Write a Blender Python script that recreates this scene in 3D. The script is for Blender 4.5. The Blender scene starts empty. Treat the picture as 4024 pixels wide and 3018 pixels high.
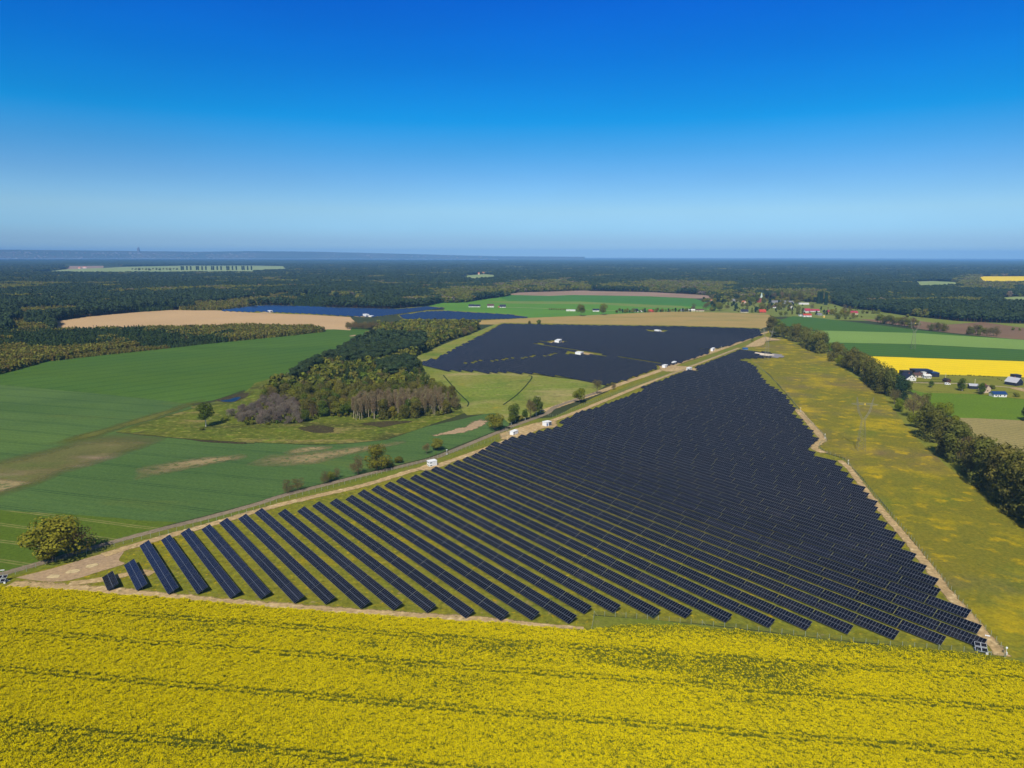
import bpy, math, random
import numpy as np
from mathutils import Vector, Matrix

# ------------------------------------------------------------------ camera
H = 135.0                      # metres above the fields
PITCH = math.atan(503/2794)
ROLL = 0.0023
FPX = 2794.0                   # focal length on a 4024 px wide frame
scene = bpy.context.scene
COL = scene.collection
cam = bpy.data.objects.new('camera', bpy.data.cameras.new('camera'))
COL.objects.link(cam)
cam.data.sensor_width = 36.0
cam.data.lens = FPX/4024*36.0
cam.data.clip_start = 1.0
cam.data.clip_end = 80000.0
_F = Vector((0, math.cos(PITCH), -math.sin(PITCH)))
_U = Vector((0, math.sin(PITCH), math.cos(PITCH)))
_X = Vector((1, 0, 0))
_c, _s = math.cos(ROLL), math.sin(ROLL)
_R = _c*_X + _s*_U
_UP = -_s*_X + _c*_U
_m = Matrix((( _R.x, _UP.x, -_F.x), (_R.y, _UP.y, -_F.y), (_R.z, _UP.z, -_F.z))).to_4x4()
_m.translation = Vector((0, 0, H))
cam.matrix_world = _m
scene.camera = cam

# ------------------------------------------------------------------ light
SUN_AZ = math.radians(254.0)   # where the sun stands (from +X, counter-clockwise)
SUN_EL = math.radians(46.0)
world = bpy.data.worlds.new('World')
scene.world = world
world.use_nodes = True
wn = world.node_tree.nodes; wl = world.node_tree.links
wn.clear()
sky = wn.new('ShaderNodeTexSky'); sky.sky_type = 'NISHITA'; sky.sun_disc = False
sky.sun_elevation = SUN_EL; sky.sun_rotation = math.pi/2 - SUN_AZ
sky.altitude = 200.0; sky.air_density = 1.0; sky.dust_density = 0.6; sky.ozone_density = 3.0
tc = wn.new('ShaderNodeTexCoord'); sx = wn.new('ShaderNodeSeparateXYZ'); wl.new(tc.outputs['Generated'], sx.inputs[0])
cr = wn.new('ShaderNodeValToRGB'); wl.new(sx.outputs['Z'], cr.inputs[0])       # clear spring air: deep blue in view, paler low; greyed overhead, unseen, to darken shadows
_st = [(0.0, (.76, 1.08, 1.43)), (.02, (.53, .80, 1.26)), (.037, (.53, .86, 1.29)), (.06, (.60, .87, 1.14)), (.104, (.37, .73, 1.08)), (.136, (.20, .68, 1.07)), (.174, (.02, .66, 1.13)),
       (.243, (.008, .52, 1.19)), (.312, (.008, .44, 1.31)), (.38, (.05, .42, 1.1)), (.50, (.62, .58, 0.52))]
_el = cr.color_ramp.elements
while len(_el) < len(_st): _el.new(0.5)
for _i, (_p, _q) in enumerate(_st): _el[_i].position = _p
for _i, (_p, _q) in enumerate(_st): _el[_i].color = (*_q, 1)
hs = wn.new('ShaderNodeMix'); hs.data_type = 'RGBA'; hs.blend_type = 'MULTIPLY'; hs.clamp_result = False; hs.inputs['Factor'].default_value = 1.0
bg = wn.new('ShaderNodeBackground'); bg.inputs['Strength'].default_value = 0.10
wo = wn.new('ShaderNodeOutputWorld')
ns = wn.new('ShaderNodeTexNoise'); mp = wn.new('ShaderNodeMapping'); mp.inputs['Scale'].default_value = (2.2, 2.2, 9.0)   # faint high veils
wl.new(tc.outputs['Generated'], mp.inputs[0]); wl.new(mp.outputs[0], ns.inputs['Vector']); ns.inputs['Scale'].default_value = 1.6; ns.inputs['Detail'].default_value = 5
mr = wn.new('ShaderNodeMapRange'); wl.new(ns.outputs['Fac'], mr.inputs[0])
for _i, _v in enumerate((.35, .75, .985, 1.05)): mr.inputs[_i + 1].default_value = _v
sm = wn.new('ShaderNodeVectorMath'); sm.operation = 'SCALE'; wl.new(sky.outputs[0], sm.inputs[0]); wl.new(mr.outputs[0], sm.inputs['Scale'])
wl.new(sm.outputs[0], hs.inputs['A']); wl.new(cr.outputs[0], hs.inputs['B']); wl.new(hs.outputs['Result'], bg.inputs['Color']); wl.new(bg.outputs[0], wo.inputs['Surface'])
sun = bpy.data.objects.new('sun', bpy.data.lights.new('sun', 'SUN'))
COL.objects.link(sun)
sun.data.energy = 5.0; sun.data.angle = math.radians(0.55); sun.data.color = (1.0, 0.935, 0.80)
_sv = Vector((math.cos(SUN_AZ)*math.cos(SUN_EL), math.sin(SUN_AZ)*math.cos(SUN_EL), math.sin(SUN_EL)))
sun.rotation_euler = _sv.to_track_quat('Z', 'Y').to_euler()
sun.location = (0, 0, 400)
vs = scene.view_settings
vs.view_transform = 'Standard'; vs.look = 'None'; vs.exposure = 0.08; vs.gamma = 1.0
scene.cycles.max_bounces = 5; scene.cycles.diffuse_bounces = 2; scene.cycles.glossy_bounces = 2
scene.cycles.transparent_max_bounces = 12; scene.cycles.volume_bounces = 0
scene.cycles.transmission_bounces = 2

# ------------------------------------------------------------------ surveying helpers
# the photograph was surveyed in tiles; a tile gives (x0, y0, source px per tile px)
Z = {'V': (0, 0, 4024/2212), 'P': (0, 0, 1.0)}
for k, (a, b) in {'A': (0, 900), 'B': (1000, 900), 'C': (2000, 900), 'D': (3024, 900), 'E': (0, 1600), 'F': (1000, 1600),
                  'G': (2000, 1600), 'H': (3024, 1600), 'I': (0, 2268), 'J': (1000, 2268), 'K': (2000, 2268), 'L': (3024, 2268)}.items():
    Z[k] = (a, b, 1/2.212)
for k, (a, b, w) in {'z1': (3600, 2350, 400), 'z2': (350, 2100, 400), 'z3': (3200, 1500, 400), 'z4': (2000, 1480, 400),
                     'z5': (1600, 1700, 200), 'z6': (2550, 1300, 400), 'z7': (0, 2150, 400), 'v1': (2760, 1120, 400),
                     'v2': (3100, 1130, 400), 'v3': (3520, 1440, 300), 'v4': (3780, 1450, 244), 'v5': (2200, 1160, 600),
                     'v6': (2880, 1320, 300), 'v7': (1820, 1180, 200), 'v8': (900, 1180, 600)}.items():
    Z[k] = (a, b, w/2212)


def px(z, x, y):
    a, b, s = Z[z]
    return a + x*s, b + y*s


def ground(x, y, z=0.0):
    """source pixels -> plan position on the level z"""
    u = np.asarray(x, float) - 2012; v = np.asarray(y, float) - 1509
    u, v = _c*u + _s*v, -_s*u + _c*v
    fy = FPX*math.cos(PITCH) - v*math.sin(PITCH)
    uz = -FPX*math.sin(PITCH) - v*math.cos(PITCH)
    t = (H - z)/(-uz)
    return np.stack([u*t, fy*t], -1)


def topx(p):
    p = np.asarray(p, float)
    X, Y = p[..., 0], p[..., 1]
    Zr = (p[..., 2] if p.shape[-1] > 2 else 0.0) - H
    d = Y*math.cos(PITCH) - Zr*math.sin(PITCH)
    v = -(Y*math.sin(PITCH) + Zr*math.cos(PITCH))
    u = X/d*FPX; v = v/d*FPX
    return np.stack([_c*u - _s*v + 2012, _s*u + _c*v + 1509], -1)


def at(z, x, y, zz=0.0):
    q = ground(*px(z, x, y), zz)
    return Vector((q[0], q[1], zz))


def pts(spec):
    """'A 1,2 3,4 B 5,6' -> source pixels"""
    out = []; z = 'P'
    for tok in spec.split():
        if ',' in tok:
            a, b = tok.split(','); out.append(px(z, float(a), float(b)))
        else:
            z = tok
    return np.array(out)


def plan(spec, zz=0.0):
    q = pts(spec)
    return ground(q[:, 0], q[:, 1], zz)


def inside(P, poly):
    x, y = P[:, 0], P[:, 1]
    r = np.zeros(len(P), bool)
    n = len(poly)
    for i in range(n):
        x1, y1 = poly[i]; x2, y2 = poly[(i + 1) % n]
        if y1 == y2:
            continue
        c = ((y1 > y) != (y2 > y)) & (x < (x2 - x1)*(y - y1)/(y2 - y1) + x1)
        r ^= c
    return r


def smooth(P, per=6):
    P = np.asarray(P, float)
    Q = np.vstack([2*P[0] - P[1], P, 2*P[-1] - P[-2]])
    out = []
    for i in range(1, len(Q) - 2):
        for t in np.linspace(0, 1, per, endpoint=False):
            a, b, c, d = Q[i-1], Q[i], Q[i+1], Q[i+2]
            out.append(.5*((2*b) + (c - a)*t + (2*a - 5*b + 4*c - d)*t*t + (3*b - a - 3*c + d)*t**3))
    out.append(P[-1])
    return np.array(out)


# ------------------------------------------------------------------ object helpers
ORD = ['first', 'second', 'third', 'fourth', 'fifth', 'sixth', 'seventh', 'eighth', 'ninth', 'tenth', 'eleventh', 'twelfth',
       'thirteenth', 'fourteenth', 'fifteenth', 'sixteenth', 'seventeenth', 'eighteenth', 'nineteenth', 'twentieth']
ORD += ['twenty-' + o for o in ORD[:9]] + ['thirtieth'] + ['thirty-' + o for o in ORD[:9]] + ['fortieth'] + ['forty-' + o for o in ORD[:9]] + ['fiftieth']


def tag(o, label=None, cat=None, group=None, kind=None):
    if label: o['label'] = label
    if cat: o['category'] = cat
    if group: o['group'] = group
    if kind: o['kind'] = kind
    return o


def empty(name, loc, rz=0.0):
    o = bpy.data.objects.new(name, None); COL.objects.link(o)
    o.location = loc; o.rotation_euler = (0, 0, rz); o.empty_display_size = 0.5
    return o


def link(name, me, parent=None):
    o = bpy.data.objects.new(name, me); COL.objects.link(o)
    if parent is not None: o.parent = parent
    return o


def nmesh(name, V, F, mats=(), midx=None, smooth_=False, attrs=None, uv=None):
    """mesh from arrays; F is an (n,3) or (n,4) array or a list of faces"""
    me = bpy.data.meshes.new(name)
    V = np.asarray(V, np.float32)
    if isinstance(F, np.ndarray):
        n, k = F.shape
        loops = F.ravel(); starts = np.arange(0, n*k, k)
    else:
        n = len(F); lens = np.array([len(f) for f in F], int)
        loops = np.array([i for f in F for i in f], int); starts = np.concatenate([[0], np.cumsum(lens)[:-1]]) if n else np.array([], int)
    me.vertices.add(len(V)); me.vertices.foreach_set('co', V.ravel())
    if n:
        me.loops.add(len(loops)); me.loops.foreach_set('vertex_index', loops.astype(np.int32))
        me.polygons.add(n); me.polygons.foreach_set('loop_start', starts.astype(np.int32))
        if midx is not None: me.polygons.foreach_set('material_index', np.asarray(midx, np.int32))
        me.polygons.foreach_set('use_smooth', np.full(n, smooth_, bool))
    for m in mats: me.materials.append(m)
    if attrs:
        for an, av in attrs.items():
            a = me.attributes.new(an, 'FLOAT', 'POINT'); a.data.foreach_set('value', np.asarray(av, np.float32))
    if uv is not None:
        l = me.uv_layers.new(name='UVMap'); l.data.foreach_set('uv', np.asarray(uv, np.float32).ravel())
    me.update(calc_edges=True)
    me.validate(clean_customdata=False)
    return me


class MB:
    """collects boxes, bars, prisms into one mesh"""
    def __init__(s): s.v = []; s.f = []; s.mi = []
    def face(s, P, mi=0):
        n = len(s.v); s.v += [tuple(p) for p in P]; s.f.append(list(range(n, n + len(P)))); s.mi.append(mi)
    def hexa(s, P, mi=0):
        n = len(s.v); s.v += [tuple(p) for p in P]
        for q in ((3, 2, 1, 0), (4, 5, 6, 7), (0, 1, 5, 4), (1, 2, 6, 5), (2, 3, 7, 6), (3, 0, 4, 7)):
            s.f.append([n + i for i in q]); s.mi.append(mi)
    def box(s, x0, y0, z0, x1, y1, z1, mi=0):
        s.hexa([(x0, y0, z0), (x1, y0, z0), (x1, y1, z0), (x0, y1, z0), (x0, y0, z1), (x1, y0, z1), (x1, y1, z1), (x0, y1, z1)], mi)
    def bar(s, a, b, r0, r1=None, mi=0, n=4):
        a = Vector(a); b = Vector(b); r1 = r0 if r1 is None else r1
        d = (b - a).normalized(); u = d.orthogonal().normalized(); w = d.cross(u)
        k = len(s.v)
        for p, r in ((a, r0), (b, r1)):
            for i in range(n):
                t = 2*math.pi*(i + .5)/n
                s.v.append(tuple(p + r*(math.cos(t)*u + math.sin(t)*w)))
        for i in range(n):
            j = (i + 1) % n
            s.f.append([k + i, k + j, k + n + j, k + n + i]); s.mi.append(mi)
        s.f.append([k + i for i in range(n)][::-1]); s.mi.append(mi)
        s.f.append([k + n + i for i in range(n)]); s.mi.append(mi)
    def mesh(s, name, mats):
        mats = mats if isinstance(mats, (list, tuple)) else [mats]
        return nmesh(name, np.array(s.v, np.float32).reshape(-1, 3), s.f, mats, s.mi)
    def build(s, name, mats, parent=None): return link(name, s.mesh(name, mats), parent)


# ------------------------------------------------------------------ materials
class NT:
    def __init__(s, name):
        s.m = bpy.data.materials.new(name); s.m.use_nodes = True
        s.t = s.m.node_tree; s.n = s.t.nodes; s.l = s.t.links
        s.p = s.n['Principled BSDF']; s.out = s.n['Material Output']
        s.p.inputs['Specular IOR Level'].default_value = 0.25
    def new(s, t, **kw):
        n = s.n.new('ShaderNode' + t)
        for k, v in kw.items(): setattr(n, k, v)
        return n
    def set(s, sock, v):
        if hasattr(v, 'links') and hasattr(v, 'is_output'): s.l.new(v, sock)
        else: sock.default_value = v
    def pos(s): return s.new('NewGeometry').outputs['Position']
    def math(s, op, a, b=None, c=None, clamp=False):
        n = s.new('Math', operation=op, use_clamp=clamp)
        s.set(n.inputs[0], a)
        if b is not None: s.set(n.inputs[1], b)
        if c is not None: s.set(n.inputs[2], c)
        return n.outputs[0]
    def dot(s, v, d):
        n = s.new('VectorMath', operation='DOT_PRODUCT'); s.set(n.inputs[0], v); n.inputs[1].default_value = d
        return n.outputs['Value']
    def noise(s, v, scale, detail=3, rough=.55, stretch=None):
        if stretch:
            mp = s.new('Mapping'); s.set(mp.inputs['Vector'], v)
            mp.inputs['Rotation'].default_value = (0, 0, stretch[0]); mp.inputs['Scale'].default_value = (stretch[1], 1, 1)
            v = mp.outputs[0]
        n = s.new('TexNoise'); s.set(n.inputs['Vector'], v)
        n.inputs['Scale'].default_value = scale; n.inputs['Detail'].default_value = detail; n.inputs['Roughness'].default_value = rough
        return n.outputs['Fac']
    def ramp(s, f, a, b, lo=0., hi=1.):
        n = s.new('MapRange', clamp=True); s.set(n.inputs[0], f)
        for i, q in enumerate((a, b, lo, hi)): n.inputs[i + 1].default_value = q
        return n.outputs[0]
    def mix(s, f, a, b):
        n = s.new('Mix', data_type='RGBA'); s.set(n.inputs['Factor'], f)
        s.set(n.inputs['A'], c4(a)); s.set(n.inputs['B'], c4(b))
        return n.outputs['Result']
    def attr(s, name): return s.new('Attribute', attribute_name=name).outputs['Fac']
    def rnd(s): return s.new('ObjectInfo').outputs['Random']
    def hsv(s, c, v=1., h=.5, sat=1.):
        n = s.new('HueSaturation'); s.set(n.inputs['Color'], c); s.set(n.inputs['Value'], v); s.set(n.inputs['Hue'], h); s.set(n.inputs['Saturation'], sat)
        return n.outputs[0]


def c4(c): return (*c, 1.0) if isinstance(c, tuple) and len(c) == 3 else c


def plain(name, c, rough=.7, metal=0., spec=.3):
    k = NT(name); k.p.inputs['Base Color'].default_value = c4(c); k.p.inputs['Roughness'].default_value = rough
    k.p.inputs['Metallic'].default_value = metal; k.p.inputs['Specular IOR Level'].default_value = spec
    v = k.noise(k.pos(), 1.3, 2); k.l.new(k.mix(v, tuple(x*.82 for x in c), tuple(min(1, x*1.12) for x in c)), k.p.inputs['Base Color'])
    return k.m


def dirn(spec):
    """unit plan vector across a line seen between two surveyed points"""
    q = plan(spec); d = q[1] - q[0]; d /= np.linalg.norm(d)
    return (-d[1], d[0], 0.0), math.atan2(d[1], d[0])


def ground_mat(name, base, alt, big=.012, patch=None, speck=None, stripe=None, rows=None, bump=.25, bs=.8, feather=False, grain=.35, gs=.55, soft=.08):
    """earth, grass or crop: two tones in broad drifts, fine grain, optional patches, specks, wheel lines"""
    k = NT(name); P = k.pos()
    col = k.mix(k.ramp(k.noise(P, big, 4), .35, .65), base, alt)
    if patch:   # (colour, scale, lo, hi, stretch)
        for c, sc, lo, hi, st in patch:
            col = k.mix(k.ramp(k.noise(P, sc, 5, .6, st), lo, hi), col, c)
    if rows:    # (across, spacing, colour, amount)
        ac, sp, c, am = rows
        f = k.math('FRACT', k.math('DIVIDE', k.math('ADD', k.dot(P, ac), k.math('MULTIPLY', k.noise(P, .02, 2), 6.)), sp))
        col = k.mix(k.math('MULTIPLY', k.ramp(k.math('ABSOLUTE', k.math('SUBTRACT', f, .5)), .1, .5), am), col, c)
    if stripe:  # (across, spacing, width, gauge, colour, strength)
        for ac, sp, w, ga, c, am in stripe:
            d = k.math('ADD', k.dot(P, ac), k.math('MULTIPLY', k.noise(P, .01, 2), 5.))
            f = k.math('MULTIPLY', k.math('FRACT', k.math('DIVIDE', d, sp)), sp)
            a = k.math('LESS_THAN', k.math('ABSOLUTE', k.math('SUBTRACT', f, sp/2 - ga/2)), w/2)
            b = k.math('LESS_THAN', k.math('ABSOLUTE', k.math('SUBTRACT', f, sp/2 + ga/2)), w/2)
            q = k.math('MULTIPLY', k.math('MAXIMUM', a, b), k.ramp(k.noise(P, .05, 3), .25, .6, .25, 1.))
            col = k.mix(k.math('MULTIPLY', q, am), col, c)
    if speck:   # (colour, scale, lo, hi)
        for c, sc, lo, hi in speck:
            col = k.mix(k.ramp(k.noise(P, sc, 2, .7), lo, hi), col, c)
    g = k.noise(P, gs, 4, .75)
    col = k.hsv(col, k.ramp(g, .25, .75, 1 - grain, 1 + grain))
    k.l.new(col, k.p.inputs['Base Color']); k.p.inputs['Roughness'].default_value = .95
    k.p.inputs['Specular IOR Level'].default_value = .08
    if bump:
        b = k.new('Bump'); b.inputs['Strength'].default_value = bump; b.inputs['Distance'].default_value = .6
        k.l.new(k.noise(P, bs, 4, .7), b.inputs['Height']); k.l.new(b.outputs[0], k.p.inputs['Normal'])
    if feather:
        e = k.math('ADD', k.attr('edge'), k.math('MULTIPLY', k.math('SUBTRACT', k.noise(P, feather, 5, .65), .5), 1.3))
        tr = k.new('BsdfTransparent'); mx = k.new('MixShader')
        k.l.new(k.ramp(e, .5 - soft, .5 + soft), mx.inputs[0]); k.l.new(tr.outputs[0], mx.inputs[1]); k.l.new(k.p.outputs[0], mx.inputs[2])
        k.l.new(mx.outputs[0], k.out.inputs['Surface'])
    return k.m
# ------------------------------------------------------------------ setting: ground, fields, tracks
def struct(o): o['kind'] = 'structure'; return o


_zn = [0]
def lift(z):
    """every sheet gets a level of its own"""
    _zn[0] += 1; return z + _zn[0]*.0013


def jag(P, amp, seed, step):
    """subdivide an outline and let it wander a little, as field edges do"""
    r = np.random.RandomState(seed); out = []
    n = len(P)
    for i in range(n):
        a, b = P[i], P[(i + 1) % n]; L = np.linalg.norm(b - a); k = max(1, min(60, int(L/step)))
        d = (b - a)/max(L, 1e-6); nn = np.array([-d[1], d[0]])
        for j in range(k):
            out.append(a + (b - a)*j/k + nn*(r.uniform(-amp, amp) if j else 0))
    return np.array(out)


def field(name, spec, z, mat, label, amp=.8, step=14., seed=1):
    z = lift(z); P = jag(plan(spec), amp, seed, step)
    V = np.c_[P, np.full(len(P), z)]
    a = 0.5*np.sum(P[:, 0]*np.roll(P[:, 1], -1) - P[:, 1]*np.roll(P[:, 0], -1))
    f = list(range(len(P)))
    o = link(name, nmesh(name, V, [f if a > 0 else f[::-1]], [mat]))
    tag(o, label); return struct(o)


def ribbon(name, spec, w, z, mat, label, soft=.5, world=None, w2=None):
    z = lift(z); P = smooth(plan(spec) if world is None else np.asarray(world), 8)
    T = np.gradient(P, axis=0); T /= np.linalg.norm(T, axis=1)[:, None]; N = np.c_[-T[:, 1], T[:, 0]]
    ww = np.linspace(w, w if w2 is None else w2, len(P))[:, None]
    V = []; E = []
    for k, e in ((-.5 - soft*.5, 0), (-.5 + soft*.3, 1), (.5 - soft*.3, 1), (.5 + soft*.5, 0)):
        V.append(np.c_[P + N*ww*k, np.full(len(P), z)]); E.append(np.full(len(P), e))
    V = np.concatenate(V); E = np.concatenate(E); n = len(P); i = np.arange(n - 1)
    if soft > .92: E = E*np.tile(np.clip(np.minimum(np.linspace(0, 1, n), np.linspace(1, 0, n))*3.2, 0, 1)**.6, 4)*.86   # fades out at its ends
    F = np.concatenate([np.c_[q*n + i, q*n + i + 1, (q + 1)*n + i + 1, (q + 1)*n + i] for q in range(3)])
    o = link(name, nmesh(name, V, F, [mat], attrs={'edge': E})); tag(o, label); return struct(o)


def patch(name, spec, z, mat, label, core=.55, world=None, grow=1.0):
    z = lift(z); P = plan(spec) if world is None else np.asarray(world)
    if grow != 1: P = P.mean(0) + (P - P.mean(0))*grow
    P = smooth(np.vstack([P, P[:1]]), 5)[:-1]
    c = P.mean(0); n = len(P)
    V = np.concatenate([[c], c + (P - c)*core, P, ]); V = np.c_[V, np.full(len(V), z)]
    E = np.concatenate([[1], np.ones(n), np.zeros(n)])
    F = []
    for i in range(n):
        j = (i + 1) % n
        F += [[0, 1 + i, 1 + j], [1 + i, 1 + n + i, 1 + n + j, 1 + j]]
    a = np.sum(P[:, 0]*np.roll(P[:, 1], -1) - P[:, 1]*np.roll(P[:, 0], -1))
    if a < 0: F = [f[::-1] for f in F]
    o = link(name, nmesh(name, V, F, [mat], attrs={'edge': E})); tag(o, label); return struct(o)


# ---- earth and crop colours
W_FAR, _ = dirn('A 0,1300 1000,1190'); W_NEAR, _ = dirn('E 0,600 2212,840'); R_DIR, R_ANG = dirn('J 0,270 2000,412')
G_DIR, _ = dirn('C 0,627 1500,668'); D_DIR, _ = dirn('D 500,990 2212,1098')
M = {}
M['ground'] = ground_mat('forest_floor', (.035, .05, .016), (.05, .055, .02), .004, bump=0)
M['meadow_e'] = ground_mat('dandelion_meadow', (.175, .155, .014), (.135, .140, .016), .022,
                           patch=[((.125, .155, .014), .02, .5, .68, None), ((.17, .125, .045), .010, .50, .66, None), ((.37, .28, .005), .022, .50, .70, None), ((.44, .31, .003), .09, .55, .72, None), ((.10, .115, .014), .07, .60, .75, None)],
                           speck=[((.34, .24, .003), .35, .6, .9), ((.07, .085, .01), .6, .62, .9)])
M['plant_grass'] = ground_mat('plant_grass', (.185, .175, .014), (.145, .155, .014), .03,
                              patch=[((.34, .25, .004), .045, .56, .74, (.9, .4)), ((.30, .21, .085), .06, .66, .78, None)],
                              speck=[((.40, .28, .003), .4, .60, .74), ((.07, .095, .012), .5, .56, .76), ((.27, .21, .09), .25, .63, .76)], grain=.5, gs=.35)
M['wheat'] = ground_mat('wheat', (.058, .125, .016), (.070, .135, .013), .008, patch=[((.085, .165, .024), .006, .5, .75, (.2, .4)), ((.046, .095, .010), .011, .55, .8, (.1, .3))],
                        stripe=[(W_FAR, 27, 1.0, 2.6, (.02, .05, .012), .8)], rows=(W_FAR, 9, (.035, .082, .02), .25))  # same crop, darker: the less sunlit slope is put into the colour
M['wheat_sunlit'] = ground_mat('wheat_sunlit_slope', (.082, .145, .036), (.064, .118, .030), .008, patch=[((.115, .185, .034), .005, .5, .75, (.1, .4)), ((.045, .10, .022), .009, .53, .8, (0, .3)), ((.12, .14, .022), .015, .58, .8, (0, .4))],
                          stripe=[(W_NEAR, 27, .9, 2.4, (.024, .06, .02), .75)], rows=(W_NEAR, 6, (.04, .09, .03), .25))  # paler green paints sunlight on a sun-facing slope; the sheet itself is flat
M['wheat_s'] = ground_mat('grass_crop', (.070, .118, .010), (.088, .13, .012), .01, patch=[((.16, .16, .03), .012, .6, .78, (0, .25))],
                          stripe=[(W_NEAR, 17, .9, 2.0, (.24, .22, .08), .8)])
M['green_c'] = ground_mat('field_green', (.07, .20, .026), (.06, .175, .03), .004, rows=(G_DIR, 40, (.04, .11, .02), .6), bump=0)
M['green_y'] = ground_mat('field_light_green', (.16, .22, .04), (.14, .20, .04), .006, bump=0)
M['green_b'] = ground_mat('field_fresh_green', (.11, .25, .02), (.09, .215, .022), .005, rows=(G_DIR, 30, (.06, .14, .02), .5), bump=0)
M['green_d'] = ground_mat('field_deep_green', (.052, .125, .014), (.062, .135, .014), .007, rows=(D_DIR, 25, (.035, .085, .02), .5), bump=0)
M['green_l'] = ground_mat('field_pale_green', (.19, .30, .06), (.17, .275, .055), .007, rows=(D_DIR, 18, (.12, .19, .055), .4), bump=0)
M['green_g'] = ground_mat('field_grass_green', (.115, .19, .010), (.095, .165, .010), .012, patch=[((.15, .15, .03), .02, .6, .8, None)])
M['tan'] = ground_mat('dry_soil', (.50, .34, .175), (.45, .305, .155), .006, patch=[((.47, .33, .19), .01, .5, .8, (0, .3))], rows=(W_FAR, 14, (.33, .22, .13), .3), bump=.1)
M['mauve'] = ground_mat('ploughed_soil', (.30, .205, .15), (.25, .175, .12), .005, bump=0)
M['brown'] = ground_mat('brown_soil', (.17, .105, .06), (.21, .135, .075), .008, rows=(D_DIR, 9, (.14, .085, .05), .4))
M['fallow'] = ground_mat('fallow', (.36, .25, .085), (.31, .235, .075), .012, patch=[((.19, .19, .05), .012, .52, .75, (0, .4)), ((.36, .255, .13), .02, .6, .8, (0, .3))], bump=.1)
M['tanrow'] = ground_mat('stubble', (.31, .25, .095), (.26, .22, .08), .015, rows=(D_DIR, 7, (.15, .14, .05), .5))
M['meadow'] = ground_mat('wet_meadow', (.155, .205, .026), (.20, .205, .036), .012,
                         patch=[((.31, .26, .10), .02, .52, .70, (.3, .5)), ((.10, .155, .016), .014, .5, .68, None), ((.36, .26, .02), .025, .64, .78, None), ((.13, .11, .035), .05, .6, .76, (.2, .5)), ((.27, .25, .08), .11, .56, .7, (.1, .5))], speck=[((.10, .10, .03), .25, .6, .8)], grain=.45, gs=.25)
M['reed'] = ground_mat('reed_meadow', (.115, .135, .014), (.085, .115, .012), .035, patch=[((.06, .065, .014), .016, .5, .66, (.1, .5)), ((.24, .19, .065), .045, .56, .68, (.1, .35)), ((.05, .04, .018), .03, .60, .70, (.1, .4)), ((.14, .20, .012), .06, .56, .7, None), ((.24, .21, .05), .13, .58, .7, (.1, .5))],
                       speck=[((.20, .18, .045), .22, .56, .74), ((.05, .055, .012), .3, .56, .74)], bump=.8, bs=.3, grain=.5, gs=.22)
M['clearing'] = ground_mat('pale_pasture', (.20, .27, .09), (.26, .30, .12), .003, bump=0)
M['village'] = ground_mat('village_grass', (.175, .21, .035), (.14, .165, .028), .012, patch=[((.24, .21, .09), .02, .56, .75, None), ((.06, .085, .018), .025, .56, .75, None)], bump=0)
M['rapefar'] = ground_mat('rapeseed_far', (.80, .58, .002), (.72, .53, .004), .01, rows=(D_DIR, 20, (.62, .47, .004), .4), bump=0, grain=.12)
M['yard'] = ground_mat('yard_grass', (.20, .195, .024), (.15, .165, .02), .02, patch=[((.07, .10, .014), .04, .55, .75, None)], speck=[((.22, .18, .06), .2, .62, .8)])
M['verge'] = ground_mat('verge_grass', (.125, .155, .016), (.165, .165, .022), .03, patch=[((.22, .18, .08), .08, .6, .75, None)])
M['sand'] = ground_mat('sand', (.44, .315, .155), (.36, .255, .125), .05, speck=[((.50, .39, .22), .2, .56, .7), ((.15, .14, .045), .35, .6, .74)], feather=.22, soft=.16, grain=.45, gs=.4)
M['soil_pale'] = ground_mat('bare_soil', (.33, .235, .145), (.37, .26, .15), .05, speck=[((.18, .155, .06), .4, .68, .8)], feather=.10)
M['soil_spot'] = ground_mat('pale_sand', (.50, .40, .22), (.46, .36, .2), .2, feather=.25)
M['crop_soil'] = ground_mat('thin_crop_soil', (.27, .215, .10), (.31, .235, .12), .03, speck=[((.09, .13, .04), .22, .5, .66)], feather=.03, soft=.42)
M['crop_mauve'] = ground_mat('thin_crop_earth', (.150, .137, .048), (.125, .130, .040), .02, patch=[((.26, .19, .12), .03, .53, .68, (.1, .3)), ((.085, .135, .025), .02, .5, .66, (.1, .4))], feather=.025, soft=.6)
M['crop_weed'] = ground_mat('weedy_crop', (.13, .13, .025), (.10, .12, .025), .02, feather=.03, soft=.4)
M['road'] = ground_mat('gravel_track', (.235, .185, .125), (.20, .16, .11), .05, speck=[((.12, .115, .05), .5, .62, .75)], feather=.35)
M['lane'] = ground_mat('pale_lane', (.44, .36, .23), (.40, .33, .21), .05, feather=.3)
M['ditch'] = ground_mat('ditch_grass', (.02, .04, .01), (.03, .05, .012), .1, feather=.3)
M['dark_reed'] = ground_mat('dark_reed', (.045, .036, .018), (.06, .048, .022), .06, speck=[((.09, .10, .02), .4, .55, .7)], feather=.08)
M['asphalt'] = ground_mat('asphalt', (.05, .05, .052), (.06, .06, .06), .05, feather=.5)
k = NT('pond_water'); k.p.inputs['Base Color'].default_value = (.006, .010, .018, 1); k.p.inputs['Roughness'].default_value = .3; k.p.inputs['Specular IOR Level'].default_value = .1
M['water'] = k.m
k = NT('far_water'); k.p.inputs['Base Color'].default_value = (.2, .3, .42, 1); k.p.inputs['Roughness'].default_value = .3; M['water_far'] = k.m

# ---- ground sheet
V = np.array([[-40000, -3000, -.06], [40000, -3000, -.06], [40000, 60000, -.06], [-40000, 60000, -.06]])
struct(tag(link('ground', nmesh('ground', V, [[0, 1, 2, 3]], [M['ground']])), 'dark earth under the woods and fields, reaching to the horizon'))

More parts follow.
